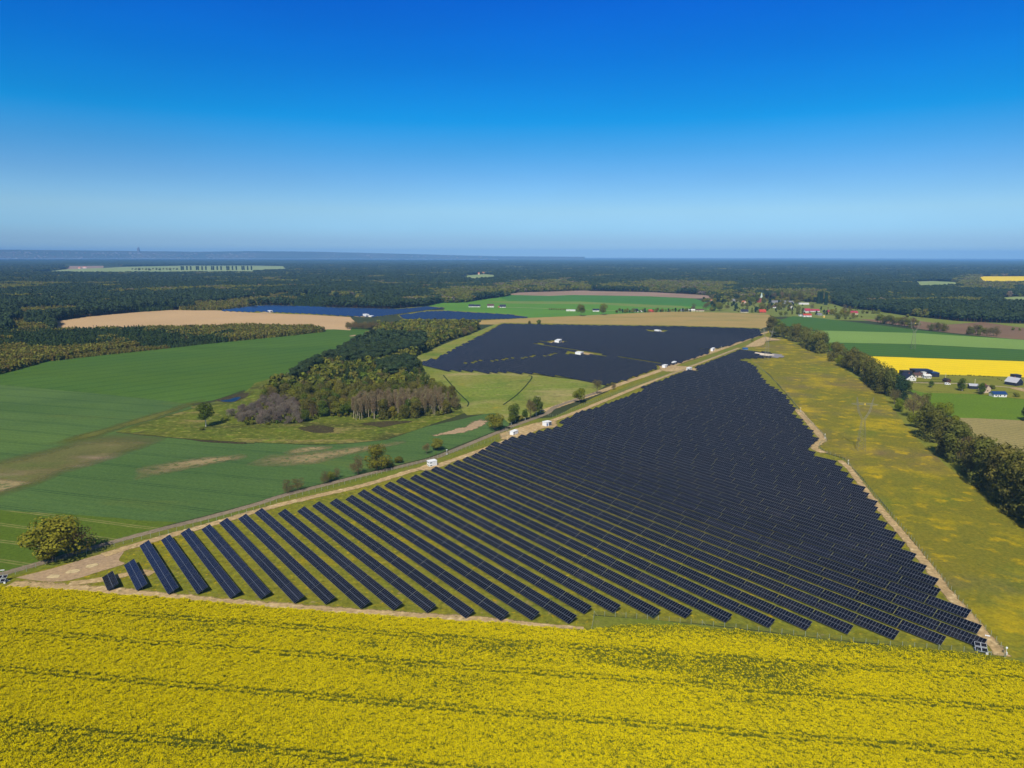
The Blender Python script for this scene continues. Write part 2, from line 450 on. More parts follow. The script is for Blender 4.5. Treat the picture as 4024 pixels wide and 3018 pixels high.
# ---- left side
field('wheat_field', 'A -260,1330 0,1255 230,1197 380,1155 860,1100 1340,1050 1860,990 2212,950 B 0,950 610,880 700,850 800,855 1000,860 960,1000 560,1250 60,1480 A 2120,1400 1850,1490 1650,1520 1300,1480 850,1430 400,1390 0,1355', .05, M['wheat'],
      'green wheat field darkened as the less sunlit slope, below the young wood on the left')
field('wheat_field', 'A -900,1520 -260,1330 0,1355 400,1390 850,1430 1300,1480 1650,1520 E 1700,0 1000,220 1500,270 2212,320 F 0,310 500,330 800,320 1150,285 1500,170 2000,60 2212,40 2212,160 1500,440 1000,560 600,660 250,750 0,830 E 2212,830 1800,940 1400,1040 880,1180 500,1300 300,1360 0,1440 -700,1620', .04, M['wheat_sunlit'],
      'green wheat field lightened as the sunlit slope, from the reedy hollow to the farm track', seed=2)
field('crop_field', 'E -700,850 0,895 600,930 1200,985 1540,1000 1400,1045 880,1190 500,1310 330,1345 0,1435 -700,1625', .06, M['wheat_s'], 'grassy green crop with pale wheel tracks around the big lone tree', seed=3)
field('reed_meadow', 'B 0,1340 A 2150,1400 2000,1500 1830,1510 1650,1545 E 1680,10 1000,215 1500,265 2212,315 F 0,305 500,325 800,315 1150,280 1500,165 1900,30 B 2100,1600 1800,1560 1700,1400 1350,1100 800,1100', .08, M['reed'],
      'tussocky reed meadow around the grove', seed=4)
field('dry_field', 'A 440,880 478,825 470,800 715,765 1100,728 1480,703 1700,708 1950,706 2212,728 B 0,728 480,745 830,765 870,800 830,880 690,872 0,880 A 1500,900 1000,905 470,915', .05, M['tan'],
      'sandy ploughed field behind the young wood', seed=5)
field('pasture', 'A 200,392 560,350 600,338 880,340 1100,328 1600,318 2212,318 B 0,318 250,322 300,366 0,380 A 2212,392 1400,397 700,397', .1, M['clearing'], 'pale green pasture cut into the far pine forest on the left', amp=4, seed=6)
field('far_ploughed_field', 'A 500,350 560,320 900,306 900,338 600,350', .14, M['mauve'], 'mauve ploughed strip beside the far pasture', amp=3, seed=7)
field('meadow', 'B 1360,1110 1900,905 2130,812 C 20,815 0,1240 860,1345 720,1440 310,1590 0,1690 B 2100,1600 1850,1620 1700,1480 1400,1320 1340,1190', .08, M['meadow'], 'light green wet meadow between the grove and the upper solar field', seed=8)
# bare and thin places in the crop
for i, (sp, mt, lb) in enumerate([
    ('E -600,560 0,450 350,370 750,260 1200,215 1450,265 1180,385 900,480 550,590 300,690 0,790 -600,900', 'crop_mauve', 'thin brownish crop sweeping across the left wheat'),
    ('E -200,640 0,625 270,650 150,690 0,730 -200,740', 'crop_soil', 'bare mauve soil at the left edge of the wheat'),
    ('E 1700,300 1500,265 1750,285 2050,300 2212,315 2212,330 1850,312', 'dark_reed', 'dark wet strip at the edge of the reed meadow'),
    ('F 330,180 480,150 700,170 740,225 600,235 420,215', 'dark_reed', 'dark brown reed bed below the grove'),
    ('F 850,150 1000,125 1300,115 1450,120 1300,150 1100,185 950,165', 'dark_reed', 'dark wet ground below the pale trunked stand'),
    ('A 1700,1545 1850,1500 2050,1460 2212,1400 2212,1440 1900,1530', 'crop_weed', 'weedy yellow margin by the pond'),
    ('B 810,930 880,918 885,928 830,936', 'soil_pale', 'bare sandy spot at the top of the wheat')]):
    patch('bare_soil' if 'soil' in mt else 'thin_crop', sp, .12 + .01*(i % 3), M[mt], lb, core=.5, grow=1.25 if mt == 'crop_soil' else 1.0)
for sp, w_, w2_, mt, lb in (('E 1150,565 1550,510 1850,465 2180,425', 20, 9, 'crop_soil', 'thin dry streak in the middle of the wheat'), ('F 40,442 330,458 620,415 900,372 1330,303', 24, 6, 'crop_soil', 'bare sandy streak in the wheat behind the round oak'),
                            ('F 250,415 430,372 690,350', 13, 6, 'crop_soil', 'short bare streak above the sandy one in the wheat'), ('F 1480,256 1750,214 1890,170 2040,85', 7, 14, 'soil_pale', 'bare tongue of soil in the wheat beside the track'), ('E 420,345 900,212 1400,62 1790,-75', 13, 10, 'crop_weed', 'weedy yellowish margin between the wheat and the hollow')):
    ribbon('bare_soil' if mt != 'crop_weed' else 'thin_crop', sp, w_, .16, M[mt], lb, soft=.95, w2=w2_)
patch('pond_mud', 'A 1855,1490 2000,1450 2150,1420 2150,1460 2020,1510 1900,1502', .14, M['dark_reed'], 'dark mud round the little pond', core=.9)
o = link('pond', nmesh('pond', np.c_[smooth(plan('A 1910,1492 1990,1482 2040,1466 2095,1462 2060,1490 2020,1503 1950,1502 1910,1492'), 4)[:-1], np.full(28, .18)], [list(range(28))[::-1]], [M['water']]))
struct(tag(o, 'small blue pond at the corner of the wheat and the grove'))

# ---- middle distance
field('green_field', 'B 1380,668 1640,640 1800,632 2212,578 C 0,565 350,580 560,574 1200,585 1620,605 1750,650 1850,690 1500,720 1000,735 560,760 0,780 B 1970,780 1640,706 1660,685', .05, M['green_b'], 'fresh green field behind the far solar rows', amp=2, seed=9)
field('dark_green_strip', 'C -100,590 0,572 350,582 560,576 1200,587 1620,607 1750,650 1800,680 1500,668 1300,660 620,630 0,627', .09, M['green_c'], 'broad dark green crop strip in front of the mauve plough', amp=2, seed=10)
field('light_strip', 'C -200,630 0,628 620,631 1300,661 1500,669 1560,685 1200,682 800,655 0,648', .10, M['green_y'], 'yellowish green crop strip between two greener ones', amp=1, seed=11)
field('ploughed_field', 'C -50,575 100,550 330,536 640,533 720,540 1250,548 1740,575 1760,600 1640,604 1200,584 560,573 350,581 0,573', .07, M['mauve'], 'mauve ploughed field below the far wood', amp=3, seed=12)
field('stubble_field', 'C 1170,530 1240,520 1720,535 1740,556 1300,545', .09, M['tan'], 'small pale field in front of the far wood', amp=2, seed=13)
field('fallow_field', 'B 1950,830 1970,795 2212,782 C 0,780 560,757 860,742 1000,735 1400,718 2212,733 D 0,745 40,790 -20,850 C 2190,870 1300,845 400,830 0,830', .06, M['fallow'], 'brownish fallow field above the upper solar rows', amp=1.5, seed=14)
field('village_green', 'C 1000,735 1500,690 1850,690 1740,600 1800,560 2212,640 D 0,620 380,630 510,636 700,690 900,712 1180,752 1640,800 1850,812 1500,830 900,800 560,792 200,762 20,762 0,745 C 2212,735 1400,718', .03, M['village'], 'rough gardens and grass around the village houses', amp=4, seed=15)
# ---- right side
field('grass_strip', 'D 510,655 900,700 1180,752 1640,800 1850,812 2700,840 2700,1000 1850,905 1290,862 780,782 500,770', .05, M['village'], 'pale rough pasture along the pine forest on the right', amp=3, seed=16)
field('brown_field', 'D 760,782 1290,798 1550,832 1850,808 2212,860 2700,900 2700,1040 2212,966 1600,905 1290,866 900,805', .08, M['brown'], 'brown ploughed field behind the hedge on the right', amp=1.5, seed=17)
field('deep_green_field', 'D 60,830 95,790 200,758 330,765 560,790 900,830 1270,876 1700,925 2212,963 2700,1010 2700,1050 2212,967 1300,908 430,884 200,860', .09, M['green_d'], 'deep green crop strip nearest the village on the right', seed=18)
field('pale_green_field', 'D 300,900 430,882 1300,905 2212,965 2700,1000 2700,1090 2212,1049 1240,1001 500,986 400,960', .10, M['green_l'], 'pale green crop strip between two dark ones on the right', seed=19)
field('dark_green_field', 'D 400,985 500,988 1240,1002 2212,1050 2700,1078 2700,1190 2212,1150 860,1106 540,1060', .09, M['green_d'], 'dark green crop strip next to the yellow field on the right', seed=20)
field('yellow_field', 'D 700,1105 860,1106 1500,1128 2212,1151 2700,1175 2700,1330 2212,1290 1500,1266 1000,1245 800,1240', .12, M['rapefar'], 'bright yellow rapeseed strip on the right', seed=21)
field('house_plot', 'D 1000,1242 1500,1265 2212,1290 2700,1330 2700,1500 2212,1480 1800,1435 1350,1425 1150,1400', .06, M['yard'], 'rough grass plots around the white houses on the right', seed=22)
field('grass_field', 'D 1150,1380 1350,1425 1800,1437 2212,1482 2700,1520 H 2600,180 2212,118 1650,94 1500,60 1300,-100', .08, M['green_g'], 'grass green field behind the right hand row of trees', seed=23)
field('stubble_plot', 'H 1480,100 1650,93 2212,117 2700,170 2700,700 2212,520 1800,380 1600,260', .09, M['tanrow'], 'dry straw coloured plot behind the right hand row of trees', seed=24)
field('yellow_field', 'D 1800,430 1850,412 2212,408 2700,412 2700,484 2212,484 1860,486', .1, M['rapefar'], 'far yellow field among the woods at the right edge', amp=5, seed=25)
field('far_pasture', 'D 1230,458 1420,452 1640,462 1640,520 1300,530', .1, M['clearing'], 'far pale clearing in the right hand forest', amp=5, seed=26)
field('far_pasture', 'D 2000,600 2120,588 2700,592 2700,690 2040,690', .1, M['clearing'], 'green clearing at the right edge behind the pines', amp=5, seed=27)
field('far_pasture', 'B 1770,430 1850,402 2000,392 2080,400 2110,440 1900,466', .1, M['clearing'], 'small far clearing with scattered houses in the middle of the forest', amp=5, seed=28)
# ---- ground of the solar plants
field('plant_grass', 'I -300,72 0,85 100,88 600,112 1300,178 2212,258 J 1000,335 2212,415 K 640,470 715,490 742,330 1250,372 2212,470 L 500,540 1300,620 2060,712 1870,470 1500,50 H 1200,1110 860,690 650,450 490,405 430,340 500,290 240,0 D 0,1275 C 2120,1150 2212,1120 2212,1060 D 130,950 0,900 C 2195,905 1700,1105 1300,1240 1000,1345 370,1640 G 200,110 F 2212,200 1500,470 900,600 300,760 E 2000,940 1100,1180 300,1380 0,1470 -300,1495', .07, M['plant_grass'],
      'yellow green grass under and between the lower solar rows', seed=29)
field('plant_grass', 'B 1400,1170 1610,1105 1870,970 2145,815 C 0,815 700,828 1450,838 2180,860 2212,930 2000,990 1500,1165 1000,1345 860,1352 480,1290 340,1270 0,1250 B 2110,1250 1500,1198', .10, M['plant_grass'], 'grass under the upper solar rows', seed=30)
field('plant_grass', 'A 1890,708 2212,660 B 130,655 700,676 1170,690 1250,693 1480,668 1662,682 1500,708 1250,742 1040,768 830,760 480,745 0,728 A 2212,728', .08, M['plant_grass'], 'grass under the far solar rows', amp=1, seed=31)
field('plant_grass', 'B 1240,748 1500,708 1660,707 2212,740 C 0,738 175,766 B 2212,785 1950,792 1300,790', .09, M['plant_grass'], 'grass under the far solar rows by the fallow', amp=1, seed=32)
field('dandelion_meadow', 'C 2212,930 D 130,945 300,1030 480,1070 540,1130 700,1260 950,1410 1100,1590 H 1250,240 1400,390 1700,640 2212,970 2700,1300 L 2700,900 2212,830 2060,712 1870,470 1500,50 H 1200,1105 860,685 650,445 490,400 435,340 505,290 240,-10 D 0,1265 C 2110,1150 2150,1000', .08, M['meadow_e'], 'yellow green dandelion meadow between the lower solar rows and the tree row', seed=33)
field('grass_strip', 'D 0,885 100,835 400,990 540,1062 700,1107 1000,1242 1150,1385 1320,1500 H 1480,60 1482,100 1600,262 1800,382 2212,522 2700,702 2700,1310 2212,980 1700,650 1400,400 1250,250 D 1100,1600 950,1420 700,1270 540,1140 480,1080 300,1040 130,950 0,905', .05, M['yard'], 'rough grass under the right hand tree row', seed=36)
# ---- tracks
field('verge', 'E 60,1450 300,1380 880,1215 1400,1075 1800,975 2212,860 F 250,785 600,695 1000,595 1500,475 2212,195 G 200,105 C 370,1640 700,1500 1000,1380 1500,1190 2000,1000 2212,915 2212,935 2000,1030 1600,1195 1300,1300 1000,1410 700,1530 400,1659 G 300,130 F 2212,270 1700,450 1400,540 1000,660 600,750 0,890 E 2000,965 1500,1100 1000,1235 450,1395 100,1480', .13, M['verge'], 'grassy verge along the plant fence', amp=.4, seed=34)
ribbon('farm_track', 'E -300,1545 0,1460 300,1375 560,1300 880,1205 1400,1065 1800,965 2212,852 F 250,772 600,682 1000,582 1500,462 1700,392 2080,235 2212,185 z4 0,1110 530,920 830,800 C 400,1550 550,1495 760,1425', 4.6, .20, M['road'], 'grey brown farm track outside the plant fence', soft=.4)
ribbon('sandy_track', 'C 300,1585 550,1497 720,1442 880,1383 1000,1338 1300,1236 1500,1158 1760,1074 2060,966 2212,908 D 20,885', 7.5, .19, M['sand'], 'sandy track along the upper solar rows', soft=.5)
ribbon('sandy_track', 'E 900,1290 1220,1192 1500,1112 1800,1032 2212,912 F 300,832 600,762 1000,668 1400,545 1600,505 1900,402 2212,285 G 120,215 z4 500,1180 700,1040 1000,940 1500,760 2212,470 C 1130,1370', 5.0, .18, M['sand'], 'sandy track inside the fence beside the lower solar rows', soft=.7)
ribbon('sandy_track', 'C 1130,1370 1330,1292 1480,1235 1700,1150 2000,1035', 4.5, .18, M['sand'], 'narrow sandy strip between the fence and the lower solar rows', soft=.7)
patch('bare_soil', 'E 110,1490 480,1395 850,1285 1090,1235 1050,1330 1095,1365 860,1440 600,1515 370,1525', .16, M['soil_pale'], 'bare sandy corner of the solar plant next to the big tree', core=.9)
for sp in ('E 580,1440 700,1405 640,1455', 'E 770,1385 820,1372 800,1390', 'E 440,1478 490,1466 475,1480'):
    q = plan(sp); c = q.mean(0); r = np.random.RandomState(int(abs(c[0])*10))
    patch('pale_sand', '', .22, M['soil_spot'], 'pale sand spot in the bare corner', core=.5, world=[c + (2.2 + r.rand())*np.array([math.cos(a)*1.4, math.sin(a)]) for a in np.arange(0, 6.2, .7)])
ribbon('sandy_strip', 'I 60,80 500,108 950,135 1500,190 2212,248 J 1000,318 2000,378 2212,396 K 300,424 650,448', 9.0, .17, M['sand'], 'sandy strip between the yellow field and the first solar rows', soft=.9, w2=1.5)
ribbon('sandy_strip', 'E 600,1540 900,1500 1200,1440 1330,1450', 4., .19, M['sand'], 'sandy path in front of the smallest solar table', soft=.8)
ribbon('sandy_strip', 'L 2030,690 1950,600 1800,430 1690,300 1500,80 H 1420,1440 1260,1240 1130,1080 1000,930 850,745 700,545 610,465', 4.2, .17, M['sand'], 'sandy strip along the right hand fence', soft=.9, w2=3.4)
ribbon('sandy_strip', 'H 480,400 400,365 395,335 460,290 440,245 390,190 320,110 240,20', 5., .17, M['sand'], 'winding sandy strip along the right hand fence', soft=.9)
for sp, lb in (('F 1380,545 1480,500 1620,490 1700,470 1780,455 1640,520 1480,560', 'trampled sand around the two storey cabin by the fence'), ('G -120,240 30,190 250,130 420,110 440,170 300,190 100,270 -80,300', 'trampled sand around the pair of white cabins'),
               ('C 1280,1180 1350,1180 1480,1190 1600,1200 1480,1240 1330,1240', 'trampled sand around the two upper cabins'), ('C 1480,1240 1540,1215 1650,1210 1600,1245', 'trampled sand around the windowed cabin'), ('v6 250,350 500,200 900,20 1150,50 1480,120 1000,150 900,270 600,340', 'bare earth at the top end of the lower solar rows'),
               ('C 1740,1040 1800,1035 1800,1065 1750,1070', 'sand around the cabin by the upper track'), ('C 590,1095 650,1070 760,1095 700,1112', 'sand around the cabin inside the upper rows'), ('C 330,990 400,975 510,985 420,996', 'sand around the inner cabin'),
               ('C 1260,895 1310,888 1360,898 1310,900', 'sand around the highest cabin'), ('B 30,730 120,715 160,728 90,735', 'sand by the far cabin'), ('B 850,762 950,745 1060,760 950,768', 'sand by the far cabin pair')):
    patch('trampled_sand', sp, .21, M['sand'], lb, core=.75)
ribbon('lane', 'D 1080,1325 1240,1336 1500,1342 1800,1350 2000,1370 2212,1385 2500,1400', 3.5, .15, M['lane'], 'pale lane passing the white houses on the right')
patch('sand_heap_ground', 'D 2080,1385 2140,1375 2300,1420 2300,1435', .16, M['sand'], 'bare sand by the lane at the right edge', core=.8)
ribbon('asphalt_road', 'D 440,1075 520,1082 560,1105', 5, .16, M['asphalt'], 'grey road crossing the tree row', soft=.2)
ribbon('ditch', 'B 1640,1270 1690,1330 1750,1400 1810,1460 1860,1510 1850,1545', 1.3, .15, M['ditch'], 'winding dark ditch in the meadow', soft=.5)
ribbon('ditch', 'C 170,1270 200,1290 150,1360 60,1450 -50,1530', 1.3, .15, M['ditch'], 'straight dark ditch in the meadow near the upper solar rows', soft=.5)
ribbon('grass_strip', 'C 205,1000 400,1030 580,1062 760,1100 1000,1130 1320,1178', 4.5, .14, M['sand'], 'sandy service path through the upper solar rows', soft=.4)
ribbon('lane', 'C -60,680 200,686 500,698 1000,712 1500,715', 4, .13, M['lane'], 'pale lane past the houses in the green fields')
# ------------------------------------------------------------------ foliage
def leaf_mat(name, dark, lite, trans=.18, rv=.22, hue=.02):
    dark = tuple(.35*d + .65*.62*l for d, l in zip(dark, lite)); trans = max(trans*1.6, .2)
    k = NT(name)
    t = k.attr('tint'); r = k.rnd()
    c = k.mix(t, dark, lite)
    c = k.hsv(c, k.ramp(r, 0, 1, 1 - rv, 1 + rv), k.ramp(k.math('FRACT', k.math('MULTIPLY', r, 7.31)), 0, 1, .5 - hue, .5 + hue))
    k.l.new(c, k.p.inputs['Base Color']); k.p.inputs['Roughness'].default_value = .85; k.p.inputs['Specular IOR Level'].default_value = .12
    tr = k.new('BsdfTranslucent'); k.l.new(c, tr.inputs[0]); mx = k.new('MixShader'); mx.inputs[0].default_value = trans
    k.l.new(k.p.outputs[0], mx.inputs[1]); k.l.new(tr.outputs[0], mx.inputs[2]); k.l.new(mx.outputs[0], k.out.inputs['Surface'])
    return k.m


LM = dict(pine=leaf_mat('pine_needles', (0.018, 0.034, 0.014), (0.058, 0.091, 0.034), .05, .13, .012), spruce=leaf_mat('young_conifer', (0.020, 0.042, 0.012), (0.060, 0.095, 0.022), .08),
          olive=leaf_mat('olive_leaves', (.085, .093, .013), (.195, .205, .025), .15), green=leaf_mat('green_leaves', (0.040, 0.065, 0.009), (0.120, 0.160, 0.016)),
          bright=leaf_mat('bright_leaves', (0.090, 0.130, 0.006), (0.240, 0.280, 0.014)), gold=leaf_mat('golden_leaves', (.13, .125, .012), (.27, .25, .022)),
          brown=leaf_mat('brown_twigs', (.09, .068, .025), (.22, .175, .065), .1),
          grey=leaf_mat('grey_twigs', (0.100, 0.080, 0.060), (0.270, 0.220, 0.170), .05),
          pale=leaf_mat('pale_twigs', (0.130, 0.100, 0.045), (0.300, 0.235, 0.120), .05), darkolive=leaf_mat('dark_olive_leaves', (.09, .092, .018), (.19, .185, .032), .18),
          fir=leaf_mat('dark_green_leaves', (0.012, 0.030, 0.012), (0.035, 0.065, 0.025), .05))
LM['young'] = leaf_mat('young_leaves', (.17, .165, .025), (.235, .22, .034), .2); LM['young2'] = leaf_mat('young_brown_leaves', (.16, .135, .028), (.23, .19, .04), .2)
BARK = plain('bark', (.09, .07, .05), .9); BARKP = plain('pale_bark', (.40, .34, .23), .9); BARKR = plain('pine_bark', (.17, .09, .05), .9); BARKB = plain('birch_bark', (.5, .48, .44), .8)


def crown(name, mat, seed, n, size, lobes, flat=1.0, vert=0.0, cover=.55):
    """leaf clumps spread through several lobes; lobes = (x, y, z, rx, rz)"""
    r = np.random.RandomState(seed)
    L = np.array(lobes, float)
    w = L[:, 3]**1.6; idx = r.choice(len(L), n, p=w/w.sum())
    d = r.normal(size=(n, 3)); d /= np.linalg.norm(d, axis=1)[:, None]
    rad = r.uniform(cover, 1.0, n)**.6
    P = L[idx, :3] + d*rad[:, None]*np.c_[L[idx, 3], L[idx, 3], L[idx, 4]]
    N = d + r.normal(size=(n, 3))*.28; N[:, 2] += .15; N /= np.linalg.norm(N, axis=1)[:, None]
    A = np.cross(N, r.normal(size=(n, 3))); A /= np.linalg.norm(A, axis=1)[:, None]; B = np.cross(N, A)
    if vert:  # upright twigs
        B = np.c_[r.normal(size=(n, 2))*.25, np.ones(n)]; B /= np.linalg.norm(B, axis=1)[:, None]
        A = np.cross(B, np.c_[r.normal(size=(n, 2)), np.zeros(n)]); A /= np.linalg.norm(A, axis=1)[:, None]
    s = size*r.uniform(.6, 1.35, n)[:, None]
    sa = s*(1 - .75*vert); sb = s*(1 + 1.2*vert)
    q = r.uniform(.7, 1.2, (n, 4, 1))
    V = np.stack([P + (-A*sa - B*sb)*q[:, 0], P + (A*sa - B*sb)*q[:, 1], P + (A*sa + B*sb)*q[:, 2]*.8, P + (-A*sa + B*sb)*q[:, 3]], 1).reshape(-1, 3)
    F = np.arange(4*n).reshape(n, 4)
    tint = np.clip(r.normal(.42, .2, n), 0, 1)
    clump = np.sin(P[:, 0]*31 + seed)*np.sin(P[:, 1]*29 + 2*seed)*np.sin(P[:, 2]*27)
    tint = np.clip(tint + clump*.3, 0, 1)
    return nmesh(name, V, F, [mat], attrs={'tint': np.repeat(tint, 4)})


def trunk(name, mat, seed, h, r0, limbs=6, spread=.3, start=.3, fork=True, lean=.02, n=5, twig=2):
    """tapered trunk with limbs in unit tree space"""
    r = random.Random(seed); mb = MB()
    top = Vector((r.uniform(-lean, lean), r.uniform(-lean, lean), h))
    mid = top*.5 + Vector((r.uniform(-lean, lean)*.6, r.uniform(-lean, lean)*.6, 0))
    mb.bar((0, 0, -.02), mid, r0, r0*.65, n=n); mb.bar(mid, top, r0*.65, r0*.25, n=n)
    for i in range(limbs):
        t = start + (1 - start)*(i + .5)/limbs
        a = i*2.4 + r.uniform(-.4, .4)
        base = (mid*(t*2) if t < .5 else mid + (top - mid)*(t*2 - 1))
        L = spread*(1.15 - .5*t)*r.uniform(.7, 1.1)
        tip = base + Vector((math.cos(a)*L, math.sin(a)*L, L*r.uniform(.5, .95)))
        mb.bar(base, tip, r0*.38, r0*.14, n=4)
        for j in range(twig):
            b2 = base + (tip - base)*r.uniform(.4, .9); a2 = a + r.uniform(-1, 1); l2 = L*.5
            mb.bar(b2, b2 + Vector((math.cos(a2)*l2*.8, math.sin(a2)*l2*.8, l2*r.uniform(.4, 1))), r0*.16, r0*.06, n=3)
    return mb.mesh(name, mat)


def rlobes(seed, k, w, z0, z1, rr, rz=None, top=1.0):
    """lobes for a broad crown of half width w between heights z0 and z1"""
    r = random.Random(seed); out = []
    for i in range(k):
        a = i*2.4 + r.uniform(-.5, .5); t = (i + .5)/k
        z = z0 + (z1 - z0)*r.random()
        q = w*math.sqrt(max(.05, 1 - ((z - z0)/(z1 - z0)*1.35 - .5)**2))*r.uniform(.35, 1.0)
        s = rr*r.uniform(.75, 1.25)
        out.append((math.cos(a)*max(0, q - s*.5), math.sin(a)*max(0, q - s*.5), min(z, top - s*.8), s, (rz or s)*r.uniform(.8, 1.1)))
    out.append((0, 0, (z0 + z1)/2, rr*1.1, rr*1.1))
    return out


# every kind: list of (crown mesh, trunk mesh) in unit height, detailed for trees standing apart
KINDS = {}
def kind(name, mat, bark, n, size, mk, nv=3, tr=(.6, .022, 6, .3, .35), vert=0., cover=.55):
    KINDS[name] = []
    for i in range(nv):
        c = crown('crown', LM[mat], 11*i + len(name), n, size, mk(i + len(name)), vert=vert, cover=cover)
        t = trunk('trunk', bark, 5*i + len(name), *tr)
        KINDS[name].append((c, t))


kind('olive', 'olive', BARK, 2727, 0.0169, lambda s: rlobes(s, 11, .40, .30, .92, .20))
kind('dark', 'darkolive', BARK, 2987, 0.0163, lambda s: rlobes(s, 15, .30, .10, .96, .17, .2), tr=(.7, .02, 7, .26, .25), nv=4)
kind('green', 'green', BARK, 2857, 0.0163, lambda s: rlobes(s, 11, .36, .22, .93, .19))
kind('bright', 'bright', BARK, 2857, 0.0177, lambda s: rlobes(s, 10, .48, .30, .92, .22), tr=(.5, .03, 7, .38, .3))
kind('gold', 'gold', BARK, 3117, 0.0163, lambda s: rlobes(s, 13, .50, .26, .92, .2), tr=(.55, .034, 8, .4, .22))
kind('pine', 'pine', BARKR, 2727, 0.0177, lambda s: rlobes(s, 9, .27, .48, .95, .165, .12), tr=(.85, .015, 5, .2, .5))
kind('birch', 'green', BARKB, 1948, 0.0141, lambda s: rlobes(s, 9, .20, .3, .96, .13, .17), tr=(.9, .012, 6, .14, .35))
kind('spruce', 'spruce', BARK, 2467, 0.0159, lambda s: [(0, 0, .15 + .8*t, .24*(1 - t) + .03, .12) for t in np.linspace(0, 1, 7)], tr=(.9, .014, 2, .1, .4))
kind('brown', 'brown', BARK, 1636, 0.0113, lambda s: rlobes(s, 11, .36, .30, .93, .18), tr=(.75, .022, 9, .34, .25, True, .03, 5, 4), vert=.35, cover=.3)
kind('grey', 'grey', BARK, 2727, 0.0141, lambda s: rlobes(s, 9, .45, .15, .9, .22), tr=(.6, .018, 8, .4, .1, True, .03, 5, 4), vert=.45, cover=.3)
kind('pale', 'pale', BARKP, 974, 0.0099, lambda s: [(0, 0, .45 + .5*t, .10, .09) for t in np.linspace(0, 1, 6)], tr=(.96, .013, 8, .12, .35), vert=.6, cover=.2, nv=4)
kind('bush', 'olive', BARK, 1299, 0.0459, lambda s: rlobes(s, 6, .55, .2, .75, .33), tr=(.4, .03, 4, .3, .2))
kind('greenbush', 'green', BARK, 1299, 0.0459, lambda s: rlobes(s, 6, .55, .2, .75, .33), tr=(.4, .03, 4, .3, .2))
kind('fir', 'fir', BARK, 1948, 0.0212, lambda s: rlobes(s, 9, .34, .12, .9, .2), tr=(.7, .02, 4, .2, .3))
kind('column', 'fir', BARK, 2205, 0.0177, lambda s: [(0, 0, .08 + .84*t, .16, .14) for t in np.linspace(0, 1, 8)], tr=(.7, .02, 3, .1, .3))

KNAME = dict(olive='broadleaf_tree', dark='broadleaf_tree', green='broadleaf_tree', bright='broadleaf_tree', gold='oak_tree', pine='pine_tree', birch='birch_tree',
             spruce='conifer_tree', brown='bare_tree', grey='willow_tree', pale='bare_tree', bush='bush', greenbush='bush', fir='conifer_tree', column='poplar_tree')
_rt = random.Random(77)


def tree(kd, x, y, h, w=1.0, label=None, group=None, rz=None, v=None, name=None, z=0.0):
    """one tree: an Empty at its foot carrying crown and trunk"""
    c, t = KINDS[kd][_rt.randrange(len(KINDS[kd])) if v is None else v]
    nm = name or KNAME[kd]
    o = empty(nm, (x, y, z), _rt.uniform(0, 6.28) if rz is None else rz)
    o.scale = (h*w, h*w, h)
    link('crown', c, o); link('trunk', t, o)
    tag(o, label, 'bush' if nm == 'bush' else 'tree', group)
    return o


def tree_px(kd, zn, xb, yb, ytop, w=1.0, label=None, group=None, **kw):
    """foot and top as surveyed"""
    q = at(zn, xb, yb); a, b, s = Z[zn]
    d = (Vector((q.x, q.y, 0)) - Vector((0, 0, H))).dot(_F)
    ang = math.sqrt(q.x**2 + q.y**2)/math.sqrt(q.x**2 + q.y**2 + H*H)
    h = (yb - ytop)*s*d/FPX/ang*1.02
    return tree(kd, q.x, q.y, h, w, label, group, **kw)


# ------------------------------------------------------------------ woods: masses nobody could count
def proto_low(name, mat, bark, seed, n, size, lobes, trunk_h, tr):
    c = crown(name, LM[mat], seed, n, size, lobes)
    me = c
    mb = MB(); mb.bar((0, 0, 0), (0, 0, trunk_h), tr, tr*.6, n=3)
    V0 = np.zeros(len(me.vertices)*3, np.float32); me.vertices.foreach_get('co', V0); V0 = V0.reshape(-1, 3)
    t0 = np.zeros(len(V0), np.float32); me.attributes['tint'].data.foreach_get('value', t0)
    F0 = np.arange(len(V0)).reshape(-1, 4)
    F = F0.tolist() + [[len(V0) + i for i in f] for f in mb.f]
    me2 = nmesh(name, np.vstack([V0, np.array(mb.v)]), F, [LM[mat], bark], [0]*len(F0) + [1]*len(mb.f), attrs={'tint': np.r_[t0, np.full(len(mb.v), .5)]})
    return bpy.data.objects.new(name, me2)


def protos(cname, objs):
    c = bpy.data.collections.new(cname)
    for o in objs: c.objects.link(o)
    return c


LOW = {
    'pine': protos('pine_protos', [proto_low('pine_tree', 'pine', BARKR, i, 80, .075, rlobes(i, 6, .27, .45, .94, .2, .15), .6, .014) for i in range(4)]),
    'broad': protos('broadleaf_protos', [proto_low('broadleaf_tree', m, BARK, i, 90, .08, rlobes(i + 9, 7, .36, .18, .92, .23), .4, .02) for i, m in enumerate(('olive', 'darkolive', 'olive', 'green'))]),
    'young': protos('young_protos', [proto_low('young_tree', m, BARK, i, 84, .075, [(0, 0, .1 + .8*t, .24*(1 - .6*t), .16) for t in np.linspace(0, 1, 5)], .4, .018) for i, m in enumerate(('young', 'young2', 'olive', 'young'))]),
    'conif': protos('conifer_protos', [proto_low('conifer_tree', 'spruce', BARK, i, 80, .075, [(0, 0, .1 + .82*t, .27*(1 - .85*t), .14) for t in np.linspace(0, 1, 5)], .4, .018) for i in range(3)]),
    'mixed': protos('mixed_protos', [proto_low('mixed_tree', m, BARK, i, 84, .08, rlobes(i + 3, 7, .33, .2, .92, .22), .4, .02) for i, m in enumerate(('brown', 'darkolive', 'olive', 'grey', 'green'))]),
}


